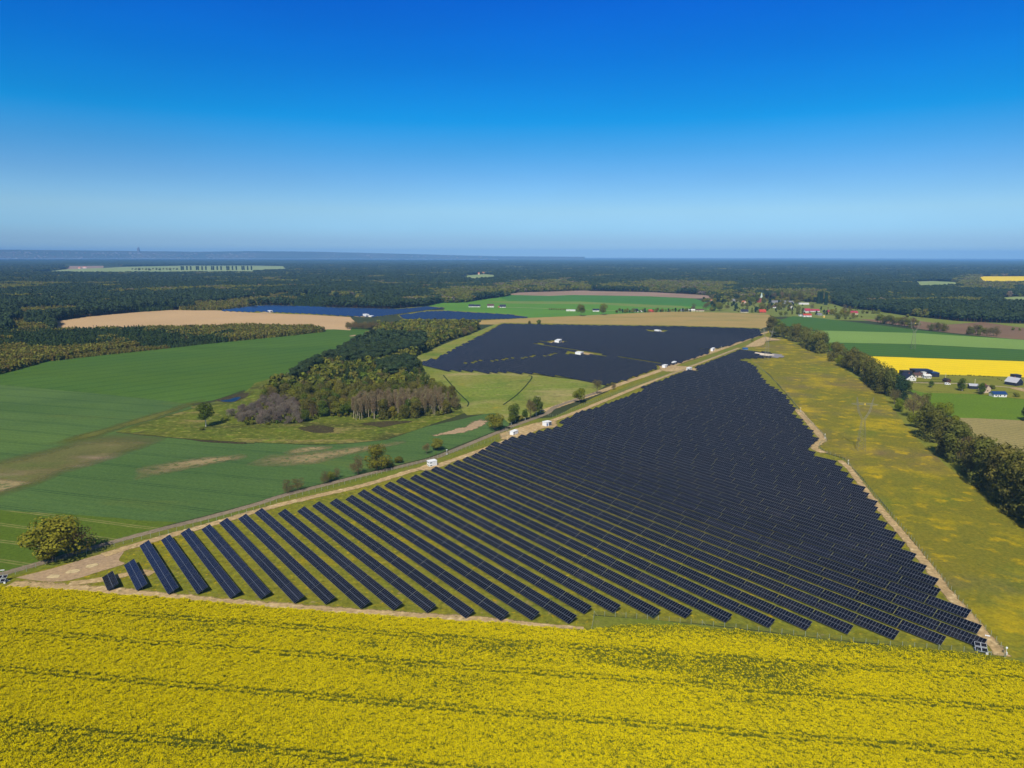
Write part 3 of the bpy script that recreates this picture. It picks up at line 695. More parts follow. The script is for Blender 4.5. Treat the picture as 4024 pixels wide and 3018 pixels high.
def gn_scatter(name, coll):
    g = bpy.data.node_groups.new(name, 'GeometryNodeTree')
    g.interface.new_socket('Geometry', in_out='INPUT', socket_type='NodeSocketGeometry')
    g.interface.new_socket('Geometry', in_out='OUTPUT', socket_type='NodeSocketGeometry')
    N = g.nodes; L = g.links
    gi = N.new('NodeGroupInput'); go = N.new('NodeGroupOutput')
    ci = N.new('GeometryNodeCollectionInfo'); ci.inputs['Collection'].default_value = coll
    ci.inputs['Separate Children'].default_value = True; ci.inputs['Reset Children'].default_value = True
    ip = N.new('GeometryNodeInstanceOnPoints'); ip.inputs['Pick Instance'].default_value = True
    def attr(nm, t):
        a = N.new('GeometryNodeInputNamedAttribute'); a.data_type = t; a.inputs['Name'].default_value = nm
        return a.outputs['Attribute']
    L.new(gi.outputs[0], ip.inputs['Points']); L.new(ci.outputs[0], ip.inputs['Instance'])
    L.new(attr('pick', 'INT'), ip.inputs['Instance Index'])
    cr = N.new('ShaderNodeCombineXYZ'); L.new(attr('turn', 'FLOAT'), cr.inputs[2]); L.new(cr.outputs[0], ip.inputs['Rotation'])
    cs = N.new('ShaderNodeCombineXYZ'); w = attr('wide', 'FLOAT')
    L.new(w, cs.inputs[0]); L.new(w, cs.inputs[1]); L.new(attr('size', 'FLOAT'), cs.inputs[2]); L.new(cs.outputs[0], ip.inputs['Scale'])
    L.new(ip.outputs[0], go.inputs[0])
    return g


def scatter(name, P, size, wide, coll, seed, label, cat):
    n = len(P); r = np.random.RandomState(seed)
    if P.shape[1] == 2: P = np.c_[P, np.zeros(n)]
    me = bpy.data.meshes.new(name); me.vertices.add(n); me.vertices.foreach_set('co', P.astype(np.float32).ravel())
    for an, tp, v in (('size', 'FLOAT', size), ('wide', 'FLOAT', wide), ('turn', 'FLOAT', r.uniform(0, 6.28, n)), ('pick', 'INT', r.randint(0, 60, n))):
        a = me.attributes.new(an, tp, 'POINT'); a.data.foreach_set('value', np.asarray(v).astype(np.int32 if tp == 'INT' else np.float32))
    o = link(name, me); md = o.modifiers.new('scatter', 'NODES'); md.node_group = gn_scatter(name, coll)
    return tag(o, label, cat, kind='stuff')


def jgrid(x0, x1, y0, y1, s, seed):
    r = np.random.RandomState(seed)
    X, Y = np.meshgrid(np.arange(x0, x1, s), np.arange(y0, y1, s)); P = np.c_[X.ravel(), Y.ravel()]
    return P + r.uniform(-.48, .48, P.shape)*s


def vnoise(P, sc, seed):
    """smooth value noise on the plan"""
    r = np.random.RandomState(seed); T = r.rand(64, 64)
    q = P[:, :2]/sc; i = np.floor(q).astype(int); f = q - i; f = f*f*(3 - 2*f)
    a = T[i[:, 0] % 64, i[:, 1] % 64]; b = T[(i[:, 0] + 1) % 64, i[:, 1] % 64]; c = T[i[:, 0] % 64, (i[:, 1] + 1) % 64]; d = T[(i[:, 0] + 1) % 64, (i[:, 1] + 1) % 64]
    return (a*(1 - f[:, 0]) + b*f[:, 0])*(1 - f[:, 1]) + (c*(1 - f[:, 0]) + d*f[:, 0])*f[:, 1]


FAR = pts('A -900,310 2212,310 B 2212,310 C 2212,310 D 3200,310 2700,835 1850,812 1640,802 1180,752 900,712 700,692 510,642 400,640 0,600 C 1800,640 1760,604 1740,577 1250,550 640,535 100,552 0,557 B 2212,582 1800,642 1620,642 1480,674 1170,694 700,682 130,662 0,664 A 2212,670 1900,707 1480,705 1100,730 715,767 470,802 478,832 470,884 470,900 0,905 -900,900')
HOLES = [pts(s) for s in ('A 200,392 560,350 600,338 500,350 560,320 900,305 1100,328 1600,318 2212,318 B 0,318 250,322 300,366 0,380 A 2212,392 1400,397 700,397',
                          'D 1800,430 1850,412 2700,410 2700,484 2212,484 1860,486', 'D 1230,458 1420,452 1640,462 1640,520 1300,530', 'D 2000,600 2120,588 2700,590 2700,690 2040,690',
                          'B 1770,430 1850,402 2000,392 2080,400 2110,440 1900,466', 'C 1170,528 1240,520 1720,535 1740,560 1300,548')]
BROAD = [pts(s) for s in ('C -100,560 0,475 400,462 700,500 1000,510 1250,470 1700,470 1950,490 1960,600 1800,640 1740,577 1250,550 640,535 100,552', 'D -400,640 -100,540 100,545 320,560 520,560 510,642 400,640 0,600',
                          'A 0,560 100,560 350,565 350,500 0,510', 'A 750,520 900,500 1150,490 1150,510 900,530', 'D 1560,480 1700,400 1900,420 2212,460 2212,590 1900,560 1600,560', 'B 1500,560 2212,500 2212,585 1800,642 1620,642')]
YOUNG = [pts(s) for s in ('A 1460,705 1480,640 1800,635 2212,610 B 0,600 300,590 320,670 130,662 0,664 A 2212,670 1900,707', 'A 90,905 150,800 470,880 470,905', 'A 170,800 160,710 715,700 715,770 470,802')]
CONIF = [pts(s) for s in ('B 300,590 850,590 1000,640 900,690 700,682 320,672', 'A 1080,732 1100,690 1460,680 1460,705')]
acc = {q: [] for q in ('pine', 'broad', 'young', 'conif', 'mixed')}
for i, (y0, y1, s) in enumerate(((700, 1900, 5.6), (1900, 3200, 8.0), (3200, 5200, 12.), (5200, 10600, 19.))):
    P = jgrid(-.83*y1 - 100, .83*y1 + 100, y0, y1, s, 40 + i)
    P = P[np.abs(P[:, 0]) < .80*P[:, 1] + 60]
    Q = topx(P)
    ok = inside(Q, FAR)
    for hpoly in HOLES: ok &= ~inside(Q, hpoly)
    P, Q = P[ok], Q[ok]
    kd = np.zeros(len(P), int)
    nb = vnoise(P, 260, 3)*.6 + vnoise(P, 90, 4)*.4
    kd[nb > .68] = 1; kd[nb < .20] = 4
    Qn = Q + np.c_[(vnoise(P, 90, 21) - .5)*110, (vnoise(P, 70, 22) - .5)*(26 if i < 2 else 12)]
    for q in BROAD: kd[inside(Qn, q)] = 1
    m = (kd == 1) & (vnoise(P, 60, 8) > .66); kd[m] = 4
    for q in CONIF: kd[inside(Qn, q)] = 3
    for q in YOUNG: kd[inside(Qn, q)] = 2
    for j, q in enumerate(('pine', 'broad', 'young', 'conif', 'mixed')): acc[q].append(np.c_[P[kd == j], np.full((kd == j).sum(), s)])
# the young wood in front of the sandy field
STRIP = pts('A -900,880 0,905 470,905 600,895 1050,885 1500,880 2212,860 B 0,862 480,870 612,892 300,930 0,958 A 2212,958 1860,994 1340,1052 860,1102 380,1157 230,1202 0,1262 -900,1450')
SP = pts('A -900,1040 0,1035 700,1062 900,1052 1300,1022 1850,1000 2020,965 1900,945 1300,900 480,895 0,905 -900,900')
SG = pts('A 560,1122 900,1075 1340,1020 1860,985 1860,994 1340,1052 860,1102 600,1135')
P = jgrid(-1100, 200, 600, 1500, 3.6, 60); Q = topx(P); ok = inside(Q, STRIP); P, Q = P[ok], Q[ok]
kd = np.full(len(P), 2)
Qn = Q + np.c_[(vnoise(P, 40, 23) - .5)*150, (vnoise(P, 30, 24) - .5)*44]; kd[inside(Qn, SP) & (vnoise(P, 40, 5) > .22)] = 3
low = inside(Q, SG)
for j, q in ((2, 'young'), (3, 'conif')):
    m = kd == j; acc[q].append(np.c_[P[m], np.where(low[m], 2.2, 3.9)])
FL = dict(pine=('pine_forest', 'dark pine forest spreading to the horizon', 20., 1.0), broad=('broadleaf_wood', 'olive broadleaf woods along the edge of the pine forest', 17., 1.0),
          young=('young_wood', 'olive young wood between the wheat and the sandy field', 10., 1.15), conif=('conifer_wood', 'dense young conifer plantation', 10., 1.1), mixed=('mixed_wood', 'brownish leafless patches in the pine forest', 17., 1.0))
for i, (q, (nm, lb, hh, ww)) in enumerate(FL.items()):
    A = np.concatenate(acc[q]); r = np.random.RandomState(90 + i); n = len(A); s = A[:, 2]
    big = np.where(s > 5, np.clip(s/6.5, 1.0, 3.2), s/3.9)
    tall = np.where(s > 5, 1.0, np.where(s < 3, .42, .9))
    if q in ('young', 'conif'): tall = np.where(s > 5, tall*1.1, tall); big = np.where(s > 5, big*1.15, big)
    hz = hh*tall*r.uniform(.72, 1.22, n)*(1 + .25*(vnoise(A, 70, 6) - .5))
    scatter(nm, A[:, :2], hz, hh*ww*big*r.uniform(.8, 1.25, n), LOW[q], i, lb, 'forest')
# farthest forest: a rough canopy to the horizon
r = np.random.RandomState(5); na, nr = 700, 150
ang = np.linspace(-.76, .76, na); rad = np.geomspace(10500, 31000, nr)
X = rad[:, None]*np.sin(ang)[None]; Y = rad[:, None]*np.cos(ang)[None]
Zc = 13 + 9*r.rand(nr, na) + 8*vnoise(np.c_[X.ravel(), Y.ravel()], 900, 9).reshape(nr, na)
Zc[0] = 0; i, j = np.meshgrid(np.arange(nr - 1), np.arange(na - 1), indexing='ij'); b = (i*na + j).ravel()
k = NT('far_canopy'); c = k.mix(k.ramp(k.noise(k.pos(), .0016, 5, .7), .4, .65), (.020, .038, .016), (.045, .060, .022)); k.l.new(c, k.p.inputs['Base Color']); k.p.inputs['Roughness'].default_value = 1.; k.p.inputs['Specular IOR Level'].default_value = 0
o = link('far_forest', nmesh('far_forest', np.c_[X.ravel(), Y.ravel(), Zc.ravel()], np.c_[b, b + 1, b + na + 1, b + na], [k.m]))
tag(o, 'farthest pine forest fading to blue at the horizon', 'forest', kind='stuff')
# ------------------------------------------------------------------ solar tables
PW, PL, NCOL = 1.152, 2.29, 13
TL, TS = NCOL*PW, 2*PL                # table length along the row, slope length
TILT = math.radians(24.5); ZLOW = .8
RA = math.radians(-53.0)
RD = np.array([math.cos(RA), math.sin(RA)]); RN = np.array([-RD[1], RD[0]])
HCOL = 7; HL = HCOL*PW           # some rows end with a short table
PITCHR = 9.48; NL0 = 31.0; STEP = TL + .22
ALU = plain('aluminium', (.15, .155, .17), .5, .2); STEEL = plain('galvanised_steel', (.33, .34, .35), .5, .4); BACK = plain('panel_back', (.10, .10, .11), .6)
k = NT('solar_glass')
uvn = k.new('UVMap'); sp = k.new('SeparateXYZ'); k.l.new(uvn.outputs[0], sp.inputs[0])
def _edge(v, per, w):
    f = k.math('FRACT', k.math('DIVIDE', v, per)); d = k.math('ABSOLUTE', k.math('SUBTRACT', f, .5))
    return k.math('GREATER_THAN', d, .5 - w/per)
ln = k.math('MAXIMUM', _edge(sp.outputs[0], PW, .042), _edge(sp.outputs[1], PL, .05))
P = k.pos()
cell = k.mix(k.ramp(k.noise(P, .35, 2), .4, .7), (.0036, .0045, .0105), (.0055, .0062, .013))
dust = k.math('MULTIPLY', k.ramp(k.noise(P, .02, 4), .50, .75), k.ramp(k.noise(P, .35, 3, .7), .40, .7))
cell = k.mix(k.math('MULTIPLY', dust, .45), cell, (.04, .034, .03))
cell = k.hsv(cell, k.ramp(k.rnd(), 0, 1, .75, 1.35))
k.l.new(k.mix(ln, cell, (.13, .145, .18)), k.p.inputs['Base Color'])
k.l.new(k.ramp(ln, 0, 1, .16, .5), k.p.inputs['Roughness']); k.p.inputs['Specular IOR Level'].default_value = .30
GLASS = k.m


def tloc(u, v, w=0.0):
    """table space -> world offsets: u along the row from the near end backwards, v up the slope, w off the glass"""
    n = v*math.cos(TILT) - w*math.sin(TILT); z = ZLOW + v*math.sin(TILT) + w*math.cos(TILT)
    return (-RD[0]*u + RN[0]*n, -RD[1]*u + RN[1]*n, z)


def slab(mb, u0, u1, v0, v1, w0, w1, mi=(0, 0, 0)):
    Pq = [tloc(u, v, w) for w in (w0, w1) for u, v in ((u1, v0), (u0, v0), (u0, v1), (u1, v1))]
    n = len(mb.v); mb.v += Pq
    for q, m in (((3, 2, 1, 0), mi[1]), ((4, 5, 6, 7), mi[0]), ((0, 1, 5, 4), mi[2]), ((1, 2, 6, 5), mi[2]), ((2, 3, 7, 6), mi[2]), ((3, 0, 4, 7), mi[2])):
        mb.f.append([n + i for i in q]); mb.mi.append(m)


def with_uv(mb, tl):
    uv = []
    q = [(tl, 0), (0, 0), (0, TS), (tl, TS)]
    for f, m in zip(mb.f, mb.mi):
        uv += q if (m == 0 and len(f) == 4) else [(.3, .3)]*len(f)
    return np.array(mb.v, np.float32), mb.f, mb.mi, uv


POSTS = ((1.4, 5.45, 9.5, 13.5), (1.4, 6.6)); ARRAY = []; SUPPORT = []
for tl, pu in zip((TL, HL), POSTS):
    mb = MB(); slab(mb, 0, tl, 0, TS, 0, .04, (0, 1, 2))
    v_, f_, m_, uv_ = with_uv(mb, tl)
    ARRAY.append(nmesh('panel_array', v_, f_, [GLASS, BACK, ALU], m_, uv=uv_))
    mb = MB()
    for v in (.55, 1.75, 2.85, 4.05): slab(mb, -.04, tl + .04, v, v + .08, -.09, -.004)
    for u in pu: slab(mb, u - .05, u + .05, .35, 4.2, -.20, -.092)
    SUPPORT.append(nmesh('support_frame', np.array(mb.v), mb.f, [ALU]))
POSTV = 2.55
mb = MB(); mb.box(-.06, -.06, -.3, .06, .06, ZLOW + POSTV*math.sin(TILT) - .2)
POST = mb.mesh('post', STEEL)
# one light mesh for the far tables
FARM_ = []
for tl in (TL, HL):
    mb = MB(); slab(mb, 0, tl, 0, TS, 0, .04, (0, 1, 2)); uv_ = with_uv(mb, tl)[3]
    for u in (tl*.2, tl*.77):
        a = tloc(u, POSTV, 0); mb.bar((a[0], a[1], -.2), (a[0], a[1], a[2] - .15), .07, mi=2)
    FARM_.append((np.array(mb.v, np.float32), mb.f, mb.mi, uv_ + [(.3, .3)]*(sum(len(f) for f in mb.f) - len(uv_))))


def cornerpoly(*parts):
    out = []
    for z, spec in parts: out.append(plan(spec, z))
    return np.vstack(out)


LOW_PLANT = cornerpoly((.8, 'V 235,1272 300,1278 372,1283 436,1283 506,1290 575,1297 644,1300 718,1305 792,1315 868,1322 945,1328 1020,1333 1097,1337 1175,1344 1240,1342 J 2212,370 K 300,395 565,390 K 660,282 975,312 1300,343 1635,372 1970,404 L 45,433 400,472 760,510 1120,547 1490,585 1800,598'),
                       (2.7, 'L 1865,515 1730,370 1610,225 1510,100 H 1510,1570 1410,1445 1320,1330 1235,1225 1158,1130 1085,1045 1015,960 950,878 890,800 832,735 775,665 728,605 680,560 635,520 600,475 530,430 460,410 385,385 350,345 375,310 435,268 400,235 340,160 290,115 205,20 D 250,1590 150,1440 60,1370 0,1345 C 2212,1285 2150,1190 2080,1150 2010,1135 2030,1120 D 0,1108 120,1108 130,1095 0,1068 C 2212,1062 2015,1042 1700,1165 1590,1200 1480,1245 1330,1310 1150,1362 1195,1385 1080,1430 920,1490 770,1545 620,1575 520,1640 G 600,40 450,118 470,145 380,165 300,185 225,205 150,228 78,248 0,265 F 2085,305 2040,335 1990,372 1925,404 1838,432 1748,460 1685,497 1575,521 1475,550 1387,585 1287,617 1185,648 1075,684 952,715 838,750 713,792 573,824 425,856 262,878 70,880 V 533,1110 495,1120 455,1130 410,1143 365,1155 320,1168 283,1212 240,1235'))
UP_PLANT = cornerpoly((1.7, 'B 1420,1168 1610,1105 1750,1030 1870,968 2000,905 2145,824 C 0,824 700,836 1450,846 2180,866 2200,922 2080,960 1990,985 1900,1020 1735,1045 1750,1075 1500,1160 1330,1205 1290,1175 1270,1190 1300,1210 1150,1265 950,1332 850,1348 480,1287 340,1268 210,1255 100,1252 0,1245 B 2110,1248 2020,1248 1920,1238 1820,1232 1730,1230 1610,1226 1500,1198'))
FAR_PLANT = cornerpoly((1.7, 'A 1905,705 2212,666 B 130,660 700,680 1170,692 1250,696 1480,673 1650,686 1500,703 1250,738 1040,763 830,755 480,735 0,714 A 2212,722 1950,711'))
FAR_PLANT2 = cornerpoly((1.7, 'B 1260,748 1500,714 1660,712 2212,744 C 0,744 170,768 B 2212,778 1950,784 1300,780'))
NO_TABLE = []      # plan circles kept free for cabins and paths
for zn, x, y, r_ in (('C', 430, 985, 17), ('C', 620, 1085, 19), ('C', 1287, 890, 20), ('C', 700, 1095, 14), ('C', 350, 988, 13), ('C', 1340, 897, 11), ('C', 255, 1005, 9), ('C', 1772, 1055, 14), ('C', 1565, 1228, 13), ('z4', 1150, 1010, 0)):
    q = at(zn, x, y); NO_TABLE.append((q.x, q.y, r_))
SERVICE = plan('C 290,1014 580,1062 760,1100 1000,1130 1320,1178')


def cuts(poly, n):
    pn = poly@RN; pd = poly@RD; xs = []
    for i in range(len(poly)):
        j = (i + 1) % len(poly)
        if (pn[i] > n) != (pn[j] > n): xs.append(pd[i] + (pd[j] - pd[i])*(n - pn[i])/(pn[j] - pn[i]))
    return sorted(xs)


def rows_in(poly, k0, k1, corners=False):
    out = []
    for kr in range(k0, k1):
        n0 = NL0 + kr*PITCHR
        xs = cuts(poly, n0 + 2.08); lo = cuts(poly, n0 + .05); hi = cuts(poly, n0 + 4.12)
        if corners and len(xs) == len(lo) == len(hi) == 2: xs = [hi[0], (lo if kr < 28 else hi)[1]]   # row ends surveyed at their corners
        elif corners and kr < 2 and len(xs) == 2: xs = [xs[1] - (STEP if kr == 0 else 2*STEP), xs[1]]
        for a, b in zip(xs[0::2], xs[1::2]):
            L_ = b - a + .22; m = int(L_/STEP); r_ = L_ - m*STEP; half = 0
            if r_ > 11.5: m += 1; r_ -= STEP
            elif r_ > 4.2 and corners: half = 1; r_ -= HL + .22
            b -= max(-2.5, min(2.5, r_/2))
            for t in range(m): out.append((kr, t, b - t*STEP, n0, 0))     # b is the near (camera side) end
            if half: out.append((kr, m, b - m*STEP, n0, 1))
    return out


def free(p):
    c = np.array(p) - RD*TL/2 + RN*2.08
    for x, y, r_ in NO_TABLE:
        if (c[0] - x)**2 + (c[1] - y)**2 < r_*r_: return False
    for a, b in zip(SERVICE[:-1], SERVICE[1:]):
        d = b - a; t = np.clip(np.dot(c - a, d)/np.dot(d, d), 0, 1)
        if np.linalg.norm(a + d*t - c) < 4.6: return False
    return True


kmax = 140
lower = [(kr, t, RD*d + RN*n, hf) for kr, t, d, n, hf in rows_in(LOW_PLANT, 0, kmax, True)]
upper = [RD*d + RN*n for kr, t, d, n, hf in rows_in(UP_PLANT, 0, 260)]
upper = [p for p in upper if free(p)]
lower = [q for q in lower if free(q[2]) or q[0] < 40]
far = [RD*d + RN*n for kr, t, d, n, hf in rows_in(FAR_PLANT, 0, 300)] + [RD*d + RN*n for kr, t, d, n, hf in rows_in(FAR_PLANT2, 0, 300)]
lower.sort(key=lambda q: q[2][0]**2 + q[2][1]**2)
print('TABLES', len(lower), len(upper), len(far), 'rows', max(q[0] for q in lower))
for kr, t, p, hf in lower[:300]:
    o = empty('solar_table', (p[0], p[1], 0))
    tag(o, f'solar table {ORD[min(t, 49)]} from the near end in the {ORD[min(kr, 49)]} row from the left tip', 'solar table', 'solar tables in parallel rows')
    link('panel_array', ARRAY[hf], o); link('support_frame', SUPPORT[hf], o)
    for u in POSTS[hf]:
        q = link('post', POST, o); a = tloc(u, POSTV); q.location = (a[0], a[1], 0)
_gap = plan('B 1820,1182 2150,1147 C 100,1134 540,1088'); gaprow = []
for p in upper:                         # a line of short tables leaves a row of gaps in the upper plant
    c = p - RD*TL/2 + RN*2.08; t_ = np.interp(c@RN, np.sort(_gap@RN), (_gap@RD)[np.argsort(_gap@RN)])
    gaprow.append(1 if (_gap@RN).min() < c@RN < (_gap@RN).max() and abs(c@RD - t_) < STEP/2 else 0)
_b1, _b2 = pts('v6 680,500 1190,560 1190,620 680,560'), pts('v6 1100,470 1560,560 1560,620 1190,620')
def finish(p):
    q = topx(np.array([[*(p - RD*TL/2 + RN*2.08), 1.7]]))
    return 4 if inside(q, _b1)[0] else 5 if inside(q, _b2)[0] else 0
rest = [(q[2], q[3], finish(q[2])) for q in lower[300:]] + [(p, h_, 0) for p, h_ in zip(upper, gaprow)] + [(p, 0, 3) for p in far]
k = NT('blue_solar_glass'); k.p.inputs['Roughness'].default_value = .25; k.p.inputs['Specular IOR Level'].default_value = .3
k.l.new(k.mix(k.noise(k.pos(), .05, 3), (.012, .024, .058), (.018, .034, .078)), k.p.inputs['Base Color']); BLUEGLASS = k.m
V, F, MI, U, n_ = [], [], [], [], 0
for p, hf, gm in rest:
    fv, ff, fm, fu = FARM_[hf]
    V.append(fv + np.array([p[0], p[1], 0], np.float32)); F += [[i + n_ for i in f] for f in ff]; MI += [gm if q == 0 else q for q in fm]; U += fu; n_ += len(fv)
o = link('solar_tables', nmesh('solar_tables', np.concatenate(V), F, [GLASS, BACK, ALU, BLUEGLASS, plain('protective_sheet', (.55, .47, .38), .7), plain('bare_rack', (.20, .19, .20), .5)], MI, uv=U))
tag(o, 'solar tables covering the rest of the plants, too many to count', 'solar tables', 'solar tables in parallel rows', 'stuff')

# ------------------------------------------------------------------ cabins
WHITE = plain('white_paint', (.78, .79, .80), .5); GREYD = plain('grey_louvre', (.10, .11, .13), .5); GREENL = plain('green_louvre', (.03, .09, .085), .5); CONC = plain('concrete', (.38, .36, .33), .9)
BLUE = plain('blue_paint', (.02, .11, .35), .5); DARKG = plain('dark_glass', (.012, .014, .02), .15, 0, .5)


def cabin(zn, A, B, C, ytop, label, feats=(), name='transformer_cabin', roof_over=.18, col=None, hmax=None):
    """box building from its surveyed foot: left end, front corner, right end"""
    b = at(zn, *B); a = at(zn, *A); c = at(zn, *C)
    ex = Vector((c.x - b.x, c.y - b.y)); ey = Vector((a.x - b.x, a.y - b.y))
    if ex.length >= ey.length: ux = ex.normalized(); uy = Vector((-ux.y, ux.x))
    else: uy = ey.normalized(); ux = Vector((uy.y, -uy.x))
    lx = max(2.2, abs(ex.dot(ux))); ly = max(2.2, abs(ey.dot(uy)))
    s = Z[zn][2]; d = (Vector((b.x, b.y, 0)) - Vector((0, 0, H))).dot(_F)
    hh = (B[1] - ytop)*s*d/FPX/.965
    if hmax: hh = min(hh, hmax)
    o = empty(name, (b.x, b.y, 0), math.atan2(ux.y, ux.x)); tag(o, label, 'cabin', 'white cabins of the solar plant' if col is None else None)
    mb = MB(); mb.box(-.12, -.12, -.1, lx + .12, ly + .12, .25); mb.build('plinth', CONC, o)
    mb = MB(); mb.box(0, 0, .25, lx, ly, hh); w = mb.build('wall', col or WHITE, o)
    mb = MB(); q = roof_over; mb.hexa([(-q, -q, hh), (lx + q, -q, hh), (lx + q, ly + q, hh), (-q, ly + q, hh), (-q, -q, hh + .18), (lx + q, -q, hh + .18), (lx + q, ly + q, hh + .3), (-q, ly + q, hh + .3)])
    mb.build('roof', col or WHITE, o)
    for nm, side, u0, u1, z0, z1, mt in feats:   # fractions of the wall
        mb = MB(); za, zb = .25 + z0*(hh - .25), .25 + z1*(hh - .25)
        if side == 'r': mb.box(u0*lx, -.05, za, u1*lx, .02, zb)
        else: mb.box(-.05, (1 - u1)*ly, za, .02, (1 - u0)*ly, zb)
        mb.build(nm, mt, o)
    return o


W4 = tuple(('louvre', 'l', u, u + .28, z, z + .17, GREENL) for u in (.12, .55) for z in (.12, .68)) + tuple(('louvre', 'r', .06, .34, z, z + .17, GREENL) for z in (.10, .66)) + (('door', 'r', .40, .93, .04, .93, plain('offwhite_door', (.68, .69, .70), .5)),)
cabin('z5', (862, 1445), (978, 1502), (1302, 1440), 1275, 'white two storey cabin with green louvres beside the fence', W4)
cabin('z4', (15, 1272), (96, 1282), (202, 1240), 1205, 'small white cabin with two dark vents, nearer of the pair by the fence', (('vent', 'r', .02, .22, .12, .42, GREYD), ('vent', 'r', .02, .22, .62, .9, GREYD)))
cabin('z4', (698, 1075), (808, 1090), (925, 1065), 1000, 'tall white cabin with blue door and grey shutters by the solar row ends', (('door', 'r', .12, .30, .02, .72, BLUE), ('shutter', 'r', .5, .97, .05, .92, GREYD)))
cabin('z6', (303, 797), (348, 810), (408, 790), 757, 'white cabin at the foot of the upper service path, left of two', (('door', 'r', .72, .95, .05, .8, GREYD),))
cabin('z6', (497, 733), (548, 740), (602, 715), 690, 'white cabin beside the upper sandy track, right of two', (('door', 'r', .2, .4, .05, .8, plain('grey_door', (.45, .46, .48), .5)),))
cabin('z6', (1350, 440), (1388, 448), (1432, 425), 392, 'white cabin alone on the sandy track near its top end', (('door', 'r', .3, .5, .05, .8, GREYD),))
cabin('z6', (815, 880), (878, 887), (935, 868), 815, 'white two storey cabin with four dark windows between track and lower rows', tuple(('window', 'l', u, u + .3, z, z + .2, DARKG) for u in (.14, .58) for z in (.1, .62)))
cabin('C', (405, 990), (434, 996), (460, 982), 972, 'white cabin in the sandy gap among the upper rows, the left inner one', (('door', 'r', .1, .5, .05, .8, GREENL),))
cabin('C', (590, 1090), (622, 1098), (650, 1090), 1076, 'white cabin with dark doors in the sandy strip of the upper rows', (('door', 'r', .1, .35, .05, .8, GREYD), ('door', 'r', .5, .9, .05, .8, GREYD)))
cabin('C', (1263, 893), (1302, 898), (1312, 895), 881, 'white cabin near the far edge of the upper rows', (('door', 'r', .2, .7, .05, .8, GREYD),))
cabin('B', (115, 722), (135, 726), (146, 722), 712, 'lone white cabin in front of the far solar rows', (('door', 'r', .1, .9, .05, .9, GREYD),))
cabin('B', (942, 760), (966, 765), (980, 760), 744, 'tall white cabin at the right end of the far solar rows', (('door', 'r', .1, .9, .05, .9, plain('grey_panel', (.4, .42, .45), .5)),))
cabin('B', (993, 763), (1012, 766), (1028, 763), 756, 'low white cabin at the right end of the far solar rows', (('door', 'r', .3, .7, .05, .9, WHITE),))
o = cabin('v6', (300, 385), (310, 400), (440, 400), 360, 'long blue container at the top edge of the lower rows', (('door', 'l', .1, .9, .05, .95, BLUE),), name='container', col=BLUE, roof_over=.02, hmax=2.7)
o['category'] = 'container'

# ------------------------------------------------------------------ pylons
PYS = plain('pylon_steel', (.24, .23, .17), .8, 0)


def pylon(x, y, rz, sc, label):
    o = empty('power_pylon', (x, y, 0), rz); o.scale = (sc,)*3; tag(o, label, 'pylon', 'lattice pylons of one power line')
    def lattice(mb, prof, r, nseg):
        for (z0, w0, c0), (z1, w1, c1) in zip(prof[:-1], prof[1:]):
            m = max(1, nseg(z0, z1))
            for q in range(m):
                t0, t1 = q/m, (q + 1)/m
                za, zb = z0 + (z1 - z0)*t0, z0 + (z1 - z0)*t1; wa, wb = w0 + (w1 - w0)*t0, w0 + (w1 - w0)*t1; ca, cb = c0 + (c1 - c0)*t0, c0 + (c1 - c0)*t1
                A = [(ca + wa*i, wa*j, za) for i, j in ((-1, -1), (1, -1), (1, 1), (-1, 1))]; B = [(cb + wb*i, wb*j, zb) for i, j in ((-1, -1), (1, -1), (1, 1), (-1, 1))]
                for i in range(4):
                    j = (i + 1) % 4
                    mb.bar(A[i], B[i], r, n=4); mb.bar(A[i], B[j], r*.6, n=3); mb.bar(A[j], B[i], r*.6, n=3)
                    if q == 0: mb.bar(A[i], A[j], r*.6, n=3)
    mb = MB(); lattice(mb, [(0, 2.6, 0), (8, 2.15, 0), (22.4, 1.0, 0)], .07, lambda a, b: 2 if a == 0 else 5); mb.build('tower_body', PYS, o)
    for sg in (-1, 1):
        mb = MB(); lattice(mb, [(22.4, .55, sg*.6), (28.2, .5, sg*3.6), (33.4, .45, sg*4.6), (38.2, .12, sg*5.4)], .055, lambda a, b: 3); mb.build('window_arm', PYS, o)
    mb = MB()
    for yy in (-.45, .45):
        mb.bar((-8.7, 0, 33.2), (-4.6, yy, 32.9), .09); mb.bar((8.7, 0, 33.2), (4.6, yy, 32.9), .09); mb.bar((-4.6, yy, 32.9), (4.6, yy, 32.9), .10)
        mb.bar((-8.7, 0, 33.3), (-4.6, yy, 34.1), .07); mb.bar((8.7, 0, 33.3), (4.6, yy, 34.1), .07); mb.bar((-4.6, yy, 34.1), (4.6, yy, 34.1), .09)
        for q in range(8):
            xa = -4.6 + q*1.15; mb.bar((xa, yy, 32.9 if q % 2 else 34.1), (xa + 1.15, yy, 34.1 if q % 2 else 32.9), .05, n=3)
    mb.build('crossarm', PYS, o)
    mb = MB(); mb.box(-.35, -.5, 33.0, .35, -.42, 34.1); mb.build('number_plate', plain('yellow_plate', (.75, .5, .01), .5), o)
    return o


q = at('z3', 1005, 1490); pylon(q.x, q.y, math.radians(-11), 1.0, 'lattice pylon standing in the dandelion meadow beside the tree row')
q = at('D', 1245, 1045); pylon(q.x, q.y, math.radians(-20), 1.15, 'faint lattice pylon standing in the dark green field on the right')
q = at('v6', 970, 720); pylon(q.x, q.y, math.radians(-35), 1.15, 'lattice pylon standing over the ragged top end of the lower solar rows')

